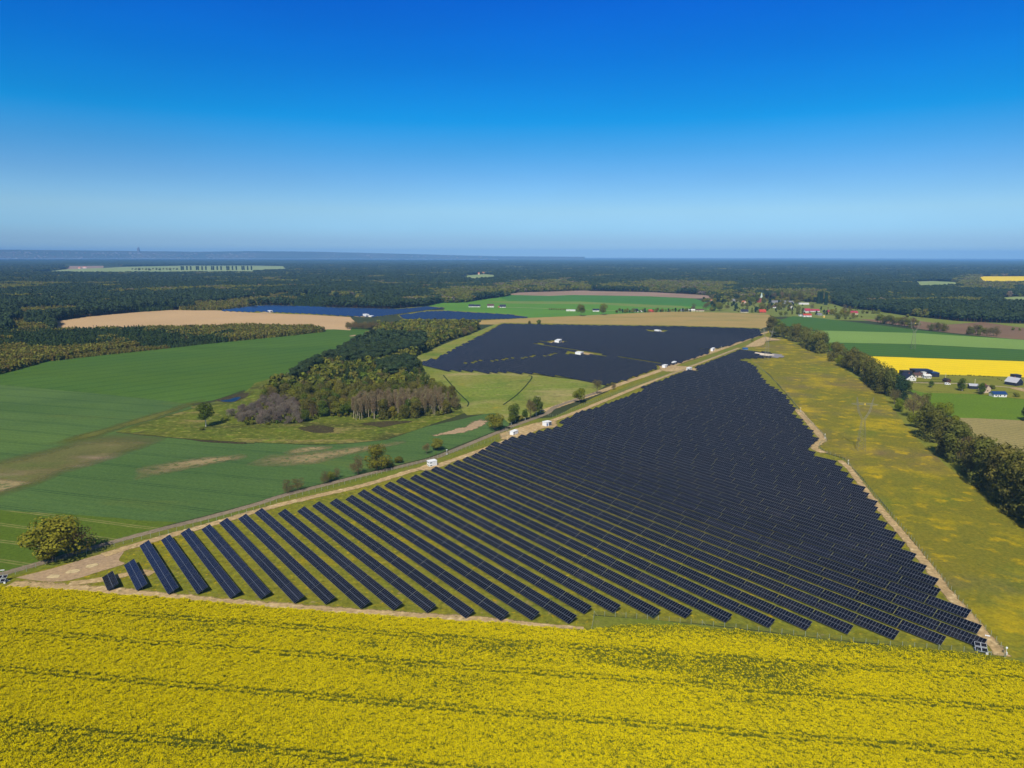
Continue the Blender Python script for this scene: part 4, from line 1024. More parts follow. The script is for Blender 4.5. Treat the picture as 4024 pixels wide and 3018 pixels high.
# ------------------------------------------------------------------ fences
k = NT('wire_mesh'); k.p.inputs['Base Color'].default_value = (.05, .10, .06, 1)
tr = k.new('BsdfTransparent'); mx = k.new('MixShader'); mx.inputs[0].default_value = .16
u = k.new('UVMap'); sp = k.new('SeparateXYZ'); k.l.new(u.outputs[0], sp.inputs[0])
fx = k.math('LESS_THAN', k.math('FRACT', k.math('MULTIPLY', sp.outputs[0], 20.)), .10); fy = k.math('LESS_THAN', k.math('FRACT', k.math('MULTIPLY', sp.outputs[1], 5.)), .06)
k.l.new(k.math('MAXIMUM', fx, fy), mx.inputs[0]); k.l.new(tr.outputs[0], mx.inputs[1]); k.l.new(k.p.outputs[0], mx.inputs[2]); k.l.new(mx.outputs[0], k.out.inputs['Surface'])
WIRE = k.m; FPOST = plain('green_post', (.26, .30, .20), .6)
mb = MB(); mb.box(-.07, -.07, -.1, .07, .07, 2.25); FP = mb.mesh('post', FPOST)
mb = MB(); mb.bar((0, 0, 2.0), (1.6, 0, 0), .05); FB = mb.mesh('brace', FPOST)


def fence(spec, label, gap=4.0, h=2.1, brace=10):
    P = smooth(plan(spec), 4); L = np.r_[0, np.cumsum(np.linalg.norm(np.diff(P, axis=0), axis=1))]
    o = empty('wire_fence', (P[0][0], P[0][1], 0)); tag(o, label, 'fence', 'wire fences round the solar plants')
    S = np.arange(0, L[-1], gap); X = np.c_[np.interp(S, L, P[:, 0]), np.interp(S, L, P[:, 1])]
    Vs, Fs, U = [], [], []
    for i, (x, y) in enumerate(X):
        Vs += [(x - P[0][0], y - P[0][1], .05), (x - P[0][0], y - P[0][1], h)]
        if i: a = 2*i; Fs.append([a - 2, a, a + 1, a - 1]); U += [(S[i-1], 0), (S[i], 0), (S[i], h), (S[i-1], h)]
    link('mesh_panel', nmesh('mesh_panel', Vs, Fs, [WIRE], uv=U), o)
    order = np.argsort((X**2).sum(1))
    near = set(order[:100])
    for i in near:
        q = link('post', FP, o); q.location = (X[i][0] - P[0][0], X[i][1] - P[0][1], 0)
        if i % brace == 0 and i + 1 < len(X):
            q = link('brace', FB, o); q.location = (X[i][0] - P[0][0], X[i][1] - P[0][1], 0); dd = X[i + 1] - X[i]; q.rotation_euler = (0, 0, math.atan2(dd[1], dd[0]))
    if len(X) > 100:
        mb = MB()
        for i in order[100:]:
            x, y = X[i] - P[0]; mb.box(x - .05, y - .05, -.1, x + .05, y + .05, 2.25)
        q = mb.build('far_posts', FPOST, o); q['kind'] = 'stuff'
    return o


fence('z7 -150,730 250,620 560,548 850,435 1150,345 1580,240 1990,145 E 1100,1185 1530,1085 1990,960 2212,905 F 190,830 600,725 900,640 1190,558 1400,505 1670,417 1960,332 2212,245 z4 -60,1190 120,1110', 'long wire fence between the farm track and the left ends of the solar rows')
fence('z4 850,840 1000,880 1300,765 1700,600 2212,435 z6 0,1110 450,965 800,850', 'green wire fence beside the track above the white cabins')
fence('z6 900,790 1300,640 1950,400', 'wire fence along the top part of the lower solar rows')
fence('L 2050,715 z1 1870,1130 1700,910 1440,640 1240,420 1050,190 880,0 H 1480,1470 1330,1270 1200,1110 1080,970 960,830 850,700 720,540 640,460 500,405 430,355 450,312 495,295 460,240 400,180 280,60 240,10 D 150,1430 0,1285 C 2130,1160', 'wire fence between the right ends of the solar rows and the dandelion meadow')
fence('K 740,338 1000,352 1250,374 1600,414 2212,478 L 500,542 900,592 1300,622 1700,655 1880,692 2050,715', 'wire fence along the yellow field at the front right')
fence('K 740,338 728,415 715,488', 'short fence corner jutting into the yellow field')

# ------------------------------------------------------------------ camera posts and trailers
def cctv(zn, xb, yb, ytop, label):
    q = at(zn, xb, yb); s = Z[zn][2]; d = (Vector((q.x, q.y, 0)) - Vector((0, 0, H))).dot(_F); h = min(6.5, (yb - ytop)*s*d/FPX/.93)
    o = empty('camera_post', (q.x, q.y, 0), 1.0); tag(o, label, 'camera post', 'camera posts along the plant fence')
    mb = MB(); mb.bar((0, 0, -.1), (0, 0, h), .09, .07, n=6); mb.build('pole', plain('pale_pole', (.6, .62, .58), .5), o)
    mb = MB(); mb.box(-.1, -.28, h - .25, .5, .28, h + .12); mb.bar((0, 0, h - .1), (-.5, .2, h), .12, n=6); mb.build('camera_head', WHITE, o)
    mb = MB(); mb.box(-.28, -.32, .5, .28, -.1, 1.4); mb.build('control_box', WHITE, o)
    return o


cctv('z1', 1950, 1255, 1080, 'white camera post at the front right tip of the plant')
cctv('H', 683, 502, 463, 'white camera post at the bend of the right hand sandy strip')
cctv('H', 480, 278, 236, 'pale green camera post at the jutting fence corner on the right')
cctv('H', 268, 44, 8, 'pale camera post on the right fence above the winding strip')
cctv('z5', 1722, 985, 755, 'white camera post in the left fence near the two storey cabin')
cctv('z6', 1570, 395, 345, 'small pale camera post by the upper rows near the track')


def trailer(x, y, rz, label, mast=(1.5, 1.2)):
    """mobile camera tower: a two wheeled trailer with four solar panels and a mast"""
    o = empty('camera_trailer', (x, y, 0), rz); tag(o, label, 'trailer', 'solar powered camera trailers')
    mb = MB(); mb.box(-1.9, -1.1, .45, 1.9, 1.1, .75); mb.bar((1.9, -.5, .6), (3.2, 0, .5), .06); mb.bar((1.9, .5, .6), (3.2, 0, .5), .06); mb.box(-1.2, -.8, .75, 1.2, .8, 1.35); mb.build('chassis', plain('trailer_grey', (.30, .33, .37), .5), o)
    for sx in (-1, 1):
        mb = MB(); mb.bar((sx*1.0 - .0, -1.22, .35), (sx*1.0, -1.0, .35), .35, n=12); mb.bar((sx*1.0, 1.0, .35), (sx*1.0, 1.22, .35), .35, n=12); mb.build('wheel', plain('tyre', (.02, .02, .02), .8), o)
    for row, (y0, z0) in enumerate(((-1.75, .95), (.25, 1.75))):
        for c in (-1, 1):
            mb = MB(); a, b = (c - 1)*.925 + .02, (c + 1)*.925 - .02; dy, dz = 1.45, .75
            mb.hexa([(a, y0, z0), (b, y0, z0), (b, y0 + dy, z0 + dz), (a, y0 + dy, z0 + dz), (a, y0, z0 + .06), (b, y0, z0 + .06), (b, y0 + dy, z0 + dz + .06), (a, y0 + dy, z0 + dz + .06)])
            p_ = mb.build('solar_panel', plain('trailer_frame', (.42, .45, .5), .4), o)
            mb = MB(); e = .1; mb.face([(a + e, y0 + e, z0 + .065 + e*.52), (b - e, y0 + e, z0 + .065 + e*.52), (b - e, y0 + dy - e, z0 + dz + .065 - e*.52), (a + e, y0 + dy - e, z0 + dz + .065 - e*.52)]); mb.build('glass', plain('trailer_glass', (.012, .012, .016), .2, 0, .4), p_)
    mb = MB(); mb.bar((mast[0], mast[1], .6), (mast[0], mast[1], 5.6), .10, .06, n=6); mb.build('mast', STEEL, o)
    mb = MB(); mb.box(mast[0] - .7, mast[1] - .15, 5.5, mast[0] + .7, mast[1] + .15, 5.75); 
    for c in (-.6, 0, .6): mb.box(mast[0] + c - .12, mast[1] - .3, 5.5, mast[0] + c + .12, mast[1] + .1, 5.8)
    mb.build('camera_head', WHITE, o)
    mb = MB(); mb.box(1.3, -1.6, .1, 2.0, -1.1, .9); mb.build('battery_box', WHITE, o)
    return o


q = at('z1', 1400, 1165); trailer(q.x, q.y, math.radians(-24), 'camera trailer with four tilted panels at the front right corner of the plant', (1.75, 1.6))
q = at('z7', 40, 770); trailer(q.x, q.y, math.radians(12), 'camera trailer with panels and mast at the left tip of the plant', (1.0, -.3))
# ------------------------------------------------------------------ trees standing apart
# lone trees along the farm track
tree_px('gold', 'E', 470, 1335, 990, 1.5, 'big lone oak with golden left side on the corner by the farm track', name='oak_tree', v=0)
tree_px('brown', 'E', 650, 1290, 1040, 1.7, 'twiggy half bare tree crowding the big lone oak', v=1)
tree_px('bush', 'E', 420, 1330, 1220, 1.3, 'dark bush at the foot of the big lone oak')
for kd, zn, x, y, t, w, lb in (
    ('brown', 'F', 285, 752, 635, 1.28, 'small bare tree at the left end of the track side bushes'), ('brown', 'F', 375, 725, 605, 1.35, 'taller bare tree near the left end of the track side bushes'),
    ('brown', 'F', 610, 668, 560, 1.08, 'rusty little tree before the long fence'), ('olive', 'F', 660, 650, 552, 1.08, 'greenish little tree among bare ones by the track'), ('brown', 'F', 715, 622, 530, 1.22, 'bare little tree left of the round oak'),
    ('brown', 'F', 900, 585, 425, 1.15, 'bare tree just left of the round golden oak'), ('gold', 'F', 1065, 540, 335, 1.18, 'round golden oak on the farm track'), ('bush', 'F', 1250, 485, 428, 1.22, 'low bush right of the round golden oak'),
    ('bush', 'F', 1170, 515, 470, 1.62, 'dark undergrowth under the round golden oak'), ('brown', 'F', 1497, 408, 312, 1.08, 'smaller of two trees behind the two storey cabin'), ('olive', 'F', 1588, 375, 262, 1.35, 'larger of two trees behind the two storey cabin'),
    ('gold', 'F', 2090, 200, 55, 1.20, 'round brownish oak left of the birch clump'), ('birch', 'z4', 50, 1045, 640, 1.15, 'leftmost tall birch of the clump by the track'), ('birch', 'z4', 140, 985, 600, 1.3, 'dense birch beside the leftmost one in the clump'),
    ('birch', 'z4', 355, 945, 680, 1.3, 'lower birch in the middle of the clump'), ('brown', 'z4', 470, 915, 480, .8, 'bare tree between the birches of the clump'), ('birch', 'z4', 590, 850, 385, 1.25, 'tallest birch at the right side of the clump'), ('birch', 'z4', 680, 770, 500, 1.2, 'drooping birch at the right end of the clump'),
    ('bush', 'z4', 240, 960, 840, 1.1, 'dark bush at the foot of the birch clump'), ('bright', 'z4', 1540, 578, 250, .98, 'bright yellow green tree casting a round shadow on the track'), ('brown', 'z4', 1915, 385, 50, .95, 'thick trunked sparse tree next to the upper rows'),
    ('brown', 'C', 908, 1400, 1325, .85, 'small thin tree right of the thick trunked one'), ('birch', 'E', 1790, 170, -40, 1.5, 'lone white trunked birch in the reed meadow'), ('grey', 'E', 2010, 80, 5, 1.2, 'grey bush between the lone birch and the grove'),
    ('bush', 'E', 1955, 118, 75, 1.5, 'low bush behind the lone birch'), ('bush', 'E', 1755, 200, 175, 1.6, 'low scrub at the foot of the lone birch'), ('olive', 'C', 625, 758, 650, .85, 'left one of two big trees in the green field'), ('olive', 'C', 818, 747, 635, .75, 'right one of two big trees in the green field'),
    ('greenbush', 'C', 262, 826, 788, 1.1, 'round green bush at the top edge of the upper rows'), ('bush', 'C', 178, 824, 796, 1.0, 'smaller dark bush at the top edge of the upper rows'), ('bush', 'v6', 555, 158, 75, .8, 'tiny tree alone on the sandy track near the top')):
    tree_px(kd, zn, x, y, t, w, lb)

# the long tree row on the right: foot and top as surveyed
ROW = [('dark', 'D', 5, 895, 760), ('dark', 'D', 40, 880, 770), ('bright', 'D', 75, 850, 775), ('olive', 'D', 60, 940, 830), ('green', 'D', 40, 945, 845), ('dark', 'D', 110, 940, 820), ('olive', 'D', 150, 955, 830), ('dark', 'D', 200, 975, 830), ('dark', 'D', 245, 985, 825), ('dark', 'D', 290, 1015, 850), ('dark', 'D', 330, 1040, 860), ('dark', 'D', 375, 1060, 875), ('dark', 'D', 430, 1080, 885), ('dark', 'D', 470, 1050, 900), ('bright', 'D', 512, 1070, 985),
       ('dark', 'D', 560, 1150, 985), ('dark', 'D', 605, 1130, 980), ('bright', 'D', 612, 1190, 1085), ('dark', 'D', 670, 1210, 1040), ('dark', 'D', 720, 1235, 1035), ('dark', 'D', 770, 1260, 1070), ('dark', 'D', 810, 1290, 1085), ('dark', 'D', 850, 1330, 1110), ('dark', 'D', 890, 1350, 1130), ('dark', 'D', 930, 1380, 1150), ('dark', 'D', 965, 1410, 1165), ('dark', 'D', 1000, 1435, 1190), ('dark', 'D', 1040, 1455, 1215), ('brown', 'D', 1085, 1525, 1390), ('fir', 'D', 1120, 1460, 1270), ('green', 'D', 1180, 1440, 1300), ('fir', 'D', 1150, 1500, 1340),
       ('bright', 'D', 1125, 1590, 1475), ('brown', 'D', 1250, 1640, 1400), ('dark', 'D', 1350, 1570, 1420), ('bright', 'H', 1275, 180, 30), ('dark', 'H', 1350, 270, -20), ('dark', 'H', 1440, 310, 20), ('bright', 'H', 1500, 110, -60), ('bright', 'H', 1600, 230, 75), ('dark', 'H', 1520, 430, 110), ('dark', 'H', 1600, 480, 130), ('dark', 'H', 1660, 440, 160), ('brown', 'H', 1700, 500, 220), ('dark', 'H', 1740, 590, 260), ('dark', 'H', 1800, 620, 255), ('dark', 'H', 1870, 700, 280), ('dark', 'H', 1940, 740, 330), ('dark', 'H', 2000, 800, 340), ('dark', 'H', 2070, 850, 380), ('dark', 'H', 2130, 900, 390), ('dark', 'H', 2190, 950, 440), ('dark', 'H', 2290, 1010, 480), ('dark', 'H', 2400, 1090, 520),
       ('fir', 'H', 2230, 120, -10)]
cnt = {}
CW = dict(dark='dark olive', olive='light olive', green='fresh green', bright='bright yellow green', brown='half bare', fir='deep green')
for kd, zn, x, y, t in ROW:
    cnt[kd] = cnt.get(kd, 0) + 1
    lb = f'{CW[kd]} tree of the right hand row, {ORD[cnt[kd]-1]} such from far end'
    if (zn, x) == ('H', 2230): lb = 'deep green tree at the right edge alone behind the tree row'
    tree_px(kd, zn, x, y, t, _rt.uniform(.85, 1.05) if kd == 'dark' else 1.0, lb, 'trees of the right hand row')
# bushes at the foot of that row
# hedges across the brown field
for gi, (xa, xb, ya, yb, ha, nn, kd2, nm) in enumerate(((925, 1290, 815, 862, 85, 14, ('brown', 'olive', 'dark'), 'longest hedge across the brown field'), (1365, 1555, 880, 892, 70, 7, ('brown', 'dark'), 'middle hedge by the brown field'), (1715, 1990, 915, 935, 90, 9, ('dark', 'olive', 'brown'), 'right hand hedge by the brown field'))):
    for i in range(nn):
        f = (i + .5)/nn; x = xa + (xb - xa)*f; y = ya + (yb - ya)*f
        kd = kd2[i*7 % len(kd2)] if gi != 2 or i < 6 else 'brown'
        tree_px(kd, 'D', x, y, y - ha*_rt.uniform(.75, 1.1), 1.0, f'{CW[kd]} tree, {ORD[i]} from the left in the {nm}', 'trees of the hedges by the brown field')
for i, (x, y, h_) in enumerate(((1200, 768, 32), (1330, 770, 30), (1365, 770, 28), (810, 735, 30), (850, 735, 28), (900, 735, 35), (940, 735, 38), (595, 780, 50), (2115, 880, 28), (2175, 882, 22))):
    tree_px('bush', 'D', x, y, y - h_, .9, f'round bush, {ORD[i]} among those in front of the pine forest', 'round bushes in front of the pine forest')
# around the white houses
for kd, zn, x, y, t, w, lb in (('birch', 'v3', 1020, 610, 385, 1.6, 'small birch by the lane in front of the white gabled house'), ('birch', 'v3', 1920, 715, 350, 1.5, 'tall birch between the sheds and the lane'), ('birch', 'v3', 1850, 690, 420, 1.4, 'second birch beside the tall one by the lane'),
    ('green', 'v4', 690, 900, 420, .8, 'pale leafy tree in front of the half built house'), ('bush', 'v4', 1080, 720, 545, 1.0, 'round dark bush right of the half built house'), ('bush', 'v4', 1940, 1000, 820, 1.1, 'brown bush right of the blue roofed garage'),
    ('fir', 'v3', 140, 260, 120, .5, 'pointed dark conifer behind the white gabled house'), ('fir', 'v3', 490, 240, 160, .5, 'small dark conifer between white house and dark hall')):
    tree_px(kd, zn, x, y, t, w, lb)
n_ = 0
for x0, x1, y0, y1, nn in ((430, 1440, 470, 470, 34), (1040, 1440, 385, 385, 14)):
    for i in range(nn):
        f = i/(nn - 1); tree_px('spruce', 'v3', x0 + (x1 - x0)*f, y0 + (y1 - y0)*f, y0 - (62 if nn > 20 else 48), .55, f'small columnar conifer, {ORD[i]} from the left in the {"front" if nn > 20 else "rear"} garden hedge', 'columnar conifers of the garden hedges', name='hedge_conifer')
for i, x in enumerate((1520, 1640, 1725, 1850, 2090, 2140, 2180)):
    tree_px('bush', 'v3', x, 270, 235, .9, f'low dark shrub, {ORD[i]} from the left along the yellow strip', 'low shrubs along the yellow strip')
for i, (x, y) in enumerate(((430, 255), (610, 262), (665, 268), (770, 275), (820, 278), (920, 280), (980, 285), (1090, 300), (1270, 360), (1330, 385), (1410, 420))):
    tree_px('bush', 'v4', x, y, y - 42, 1.0, f'low dark shrub, {ORD[i + 7]} from the left along the yellow strip', 'low shrubs along the yellow strip')
# rows in the green fields and by the far wood
for i in range(22):
    x = 1060 + 30*i + _rt.uniform(-8, 8); y = 548 + (i*.25)
    tree_px('green' if i % 3 else 'olive', 'C', x, y, y - _rt.uniform(22, 34), .8, f'young tree, {ORD[i]} from the left along the mauve plough', 'row of young trees edging the mauve plough')
for i in range(16):
    x = 350 + 20*i; y = 688 + i*.6
    if x > 500 and x < 560: continue
    tree_px('bush', 'C', x, y + 14, y - 2, .9, f'little bush, {ORD[i]} from the left along the lane in the green field', 'little bushes along the lane in the green field')
for i in range(30):
    x = 940 + 22*i + _rt.uniform(-6, 6); y = 728 - 10*i/30
    tree_px(('bush', 'olive', 'fir')[i % 3], 'C', x, y, y - _rt.uniform(18, 42), .9, f'garden tree, {ORD[i]} from the left among fallow side houses', 'garden trees in the row of houses above the fallow')
tree_px('brown', 'C', 1602, 712, 648, 1.1, 'round bare tree left of the great bare tree above the fallow'); tree_px('brown', 'C', 1712, 712, 640, 1.2, 'great round bare tree above the fallow'); tree_px('olive', 'C', 1832, 712, 640, .9, 'tall olive tree right of the great bare tree')
# village trees
vt = [('v1', 60 + 140*i, y, h_, k_) for i, (y, h_, k_) in enumerate([(340, 60, 'fir'), (330, 130, 'brown'), (350, 160, 'olive'), (345, 170, 'brown'), (345, 160, 'dark'), (355, 140, 'fir'), (390, 130, 'dark'), (400, 150, 'bright'), (380, 160, 'green'), (420, 170, 'dark'), (400, 120, 'fir')])]
vt += [('v1', x, y, h_, k_) for x, y, h_, k_ in ((200, 570, 90, 'bush'), (380, 560, 160, 'olive'), (250, 560, 90, 'greenbush'), (470, 420, 60, 'bush'), (560, 440, 60, 'greenbush'), (640, 460, 70, 'fir'), (720, 560, 140, 'fir'), (850, 460, 60, 'bush'), (940, 450, 60, 'greenbush'), (780, 590, 40, 'bush'), (1080, 600, 60, 'bush'), (1160, 590, 120, 'fir'), (1210, 600, 60, 'bush'), (1120, 400, 110, 'bright'), (1380, 560, 110, 'dark'), (1440, 520, 140, 'dark'), (1560, 330, 200, 'brown'), (1640, 330, 220, 'green'), (1720, 330, 200, 'brown'), (1800, 335, 210, 'dark'), (1900, 335, 190, 'brown'), (1980, 340, 200, 'olive'), (2080, 340, 190, 'dark'), (2160, 340, 190, 'olive'), (1660, 540, 150, 'dark'), (1760, 540, 140, 'olive'), (1880, 540, 100, 'fir'), (2080, 620, 170, 'dark'), (1950, 640, 80, 'dark'), (1700, 680, 120, 'olive'), (1810, 680, 110, 'olive'))]
vt += [('v2', x, y, h_, k_) for x, y, h_, k_ in ((200, 580, 170, 'dark'), (300, 560, 120, 'dark'), (340, 590, 60, 'fir'), (480, 320, 200, 'pale'), (420, 320, 190, 'olive'), (560, 320, 150, 'gold'), (250, 300, 220, 'dark'), (120, 300, 220, 'olive'), (640, 350, 250, 'column'), (700, 350, 260, 'column'), (800, 375, 260, 'column'), (500, 480, 150, 'brown'), (600, 590, 90, 'fir'), (450, 580, 70, 'grey'), (700, 480, 70, 'fir'), (850, 480, 60, 'brown'), (820, 590, 100, 'fir'), (1060, 690, 130, 'olive'), (1200, 560, 190, 'brown'), (1440, 500, 100, 'green'), (1020, 520, 80, 'dark'), (1230, 690, 100, 'dark'), (1480, 650, 40, 'bush'), (1580, 650, 40, 'bush'), (1000, 430, 40, 'bush'), (1380, 440, 120, 'dark'), (1680, 470, 80, 'bush'), (1730, 480, 70, 'bush'), (1330, 690, 50, 'bush'))]
cw2 = dict(CW, column='dark columnar', pale='yellowish tall', gold='golden', bush='low olive', greenbush='low green', grey='silvery grey', fir='deep green dense')
seen = {}
for zn, x, y, h_, kd in vt:
    seen[(zn, kd)] = seen.get((zn, kd), 0) + 1
    tree_px(kd, zn, x, y, y - h_, .95, f'{cw2[kd]} tree, {ORD[seen[(zn, kd)] - 1]} of its sort in the {"church" if zn == "v1" else "red roof"} part of the village', 'trees among the village houses')
VG = pts('v1 0,330 600,300 1400,250 2212,280 2212,600 v2 1500,480 1500,680 1000,650 500,520 v1 2000,560 1380,600 1000,560 300,540 0,480'); P = jgrid(300, 1500, 1500, 2600, 13., 91); P = P[inside(topx(P), VG)]; rv = np.random.RandomState(6); rv.shuffle(P)
for i, p in enumerate(P[:230]):
    kd = ('bush', 'greenbush', 'gold', 'fir', 'gold', 'greenbush')[i % 6]; hh_ = dict(bush=4.5, greenbush=4.5, brown=12, fir=11, gold=12)[kd]*rv.uniform(.7, 1.3)
    wd = dict(bush='olive bush', greenbush='green bush', brown='bare brown tree', fir='dark green tree', gold='golden tree')[kd]
    tree(kd, p[0], p[1], hh_, 1.0, f'{wd} in the gardens between the village houses', f'{wd} of the village gardens')
# poplars on the far pasture
for i in range(20):
    x = 1560 + 33*i + (18 if i % 4 == 0 else 0)
    tree_px('column', 'A', x, 357, 324, 1.3, f'far columnar poplar, {ORD[i]} from the left in the row across the pale pasture', 'poplar row across the far pale pasture')
for i in range(14):
    x = 1150 + 30*i; tree_px('bush', 'A', x, 352 + (i % 3)*4, 338, 1.0, f'far bush, {ORD[i]} from the left on the pale pasture', 'bushes on the far pale pasture')

# the grove between the wheat and the meadow
GROVE = pts('B 20,1560 60,1440 300,1330 560,1190 760,1100 900,1020 1000,960 1090,900 1090,870 1350,855 1700,845 1930,850 1960,862 1900,910 1650,980 1500,1070 1370,1120 1360,1200 1450,1260 1420,1340 1610,1410 1710,1480 1790,1570 1640,1620 1200,1665 F 600,85 430,140 150,155 -60,160 E 2060,100 2090,40')
GK = [('pale', pts('B 850,1665 1640,1612 1700,1560 1600,1520 900,1560')), ('grey', pts('E 2040,110 2060,30 B 60,1500 300,1490 440,1540 F 430,145 0,165')), ('pine', pts('B 600,1180 900,1010 1100,960 1480,975 1500,1060 1380,1110 1100,1190 800,1230')), ('pine', pts('B 1080,1250 1370,1180 1420,1290 1280,1330 1080,1310')), ('pine', pts('B 300,1400 360,1310 560,1200 600,1240 420,1370')),
      ('conif', pts('B 560,1330 800,1260 1080,1280 1080,1380 760,1420'))]
P = jgrid(-330, 120, 480, 1500, 8.6, 21); Q = topx(P); ok = inside(Q, GROVE); P, Q = P[ok], Q[ok]
rg = np.random.RandomState(4); mix = ['dark', 'olive', 'green', 'olive', 'birch', 'gold', 'brown', 'dark']
gk = []
for i in range(len(P)):
    kd = None
    for nm, poly in GK:
        if inside(Q[i:i+1], poly)[0]: kd = nm; break
    if kd == 'conif': kd = 'spruce' if rg.rand() < .6 else 'green'
    if kd is None: kd = mix[rg.randint(len(mix))]
    gk.append(kd)
gh = dict(dark=(13, 18), olive=(11, 16), green=(10, 15), birch=(13, 18), gold=(10, 13), brown=(11, 15), pine=(16, 20), spruce=(10, 14), pale=(15, 18), grey=(6.5, 9))
lbl = dict(dark='dark olive tree packed into the grove', olive='light olive tree packed into the grove', green='fresh green tree packed into the grove', birch='slim birch standing within the grove', gold='golden tree inside the grove', brown='bare brown tree inside the grove',
           pine='tall dark pine in the middle of the grove', spruce='young conifer inside the grove', pale='pale trunked leafless tree in the front stand of the grove', grey='silvery grey willow at the left front of the grove')
# the pale stand is denser
P2 = jgrid(-330, 120, 480, 900, 5.3, 22); Q2 = topx(P2); ok = inside(Q2, GK[0][1]); P2 = P2[ok]
grove = [(k_, p) for k_, p in zip(gk, P) if k_ != 'pale'] + [('pale', p) for p in P2]
gc = {}; restg = {'pine': [], 'broad': []}
grove.sort(key=lambda q: q[1][0]**2 + q[1][1]**2)
for kd, p in grove:
    fam = 'pine' if kd == 'pine' else 'broad' if kd in ('dark', 'olive', 'green') else kd
    gc[fam] = gc.get(fam, 0) + 1
    a, b = gh[kd]
    if gc[fam] > dict(pine=285, broad=105).get(fam, 280):
        if fam in restg: restg[fam].append((p[0], p[1], rg.uniform(a, b)))
        continue
    tree(kd, p[0], p[1], rg.uniform(a, b), (1.15 if kd in ('grey', 'spruce') else 1.0)*rg.uniform(.95, 1.15), lbl[kd], lbl[kd].split(' in')[0] + 's of the grove')
for fam, cl, lb in (('pine', 'pine', 'rest of the dark pines at the back of the grove'), ('broad', 'broad', 'rest of the olive broadleaf trees at the back of the grove')):
    R_ = np.array(restg[fam])
    if len(R_): scatter('grove_pines' if fam == 'pine' else 'grove_broadleaves', R_[:, :2], R_[:, 2], R_[:, 2]*1.05, LOW[cl], 81, lb, 'grove')
print('GROVE', gc, len(P))
# brush under the grove
UB = jgrid(-330, 120, 480, 1500, 5.0, 23); QB = topx(UB); UB = UB[inside(QB, GROVE)]
scatter('undergrowth', UB, np.random.RandomState(1).uniform(2.0, 4.5, len(UB)), np.random.RandomState(2).uniform(4, 6.5, len(UB)), LOW['broad'], 31, 'olive undergrowth filling the grove', 'undergrowth')
# brown tall hedge at the top left end of the grove and far plant
P = jgrid(-330, 60, 1000, 1500, 7., 24); Q = topx(P); P = P[inside(Q, pts('B 790,872 1090,880 1090,840 800,850'))]
for i, p in enumerate(P[:40]):
    tree('brown', p[0], p[1], rg.uniform(11, 15), 1.0, 'bare brown tree in the hedge at the far left end of the grove', 'bare trees in the hedge beyond the grove')

# ------------------------------------------------------------------ houses
ROOFS = dict(navy=plain('navy_roof', (.02, .025, .05), .5), dark=plain('dark_roof', (.03, .028, .032), .6), red=plain('red_roof', (.42, .05, .03), .6), pink=plain('crimson_roof', (.33, .04, .07), .6), grey=plain('grey_roof', (.17, .17, .19), .7), brown=plain('brown_roof', (.09, .05, .045), .6), blue=plain('blue_roof', (.012, .045, .15), .5), orange=plain('orange_roof', (.50, .14, .06), .6), foil=plain('foil_roof', (.40, .41, .46), .6), pale=plain('pale_roof', (.6, .6, .58), .6))
WALLS = dict(white=plain('white_render', (.66, .65, .62), .7), cream=plain('cream_render', (.56, .48, .35), .7), pinkish=plain('peach_render', (.72, .50, .38), .7), navy=plain('navy_cladding', (.02, .025, .045), .5), brick=plain('brick_wall', (.30, .09, .055), .8), grey=plain('grey_wall', (.3, .3, .31), .8), block=plain('block_wall', (.52, .40, .30), .9), timber=plain('timber_wall', (.10, .045, .03), .8), yellow=plain('yellow_render', (.72, .48, .09), .7))


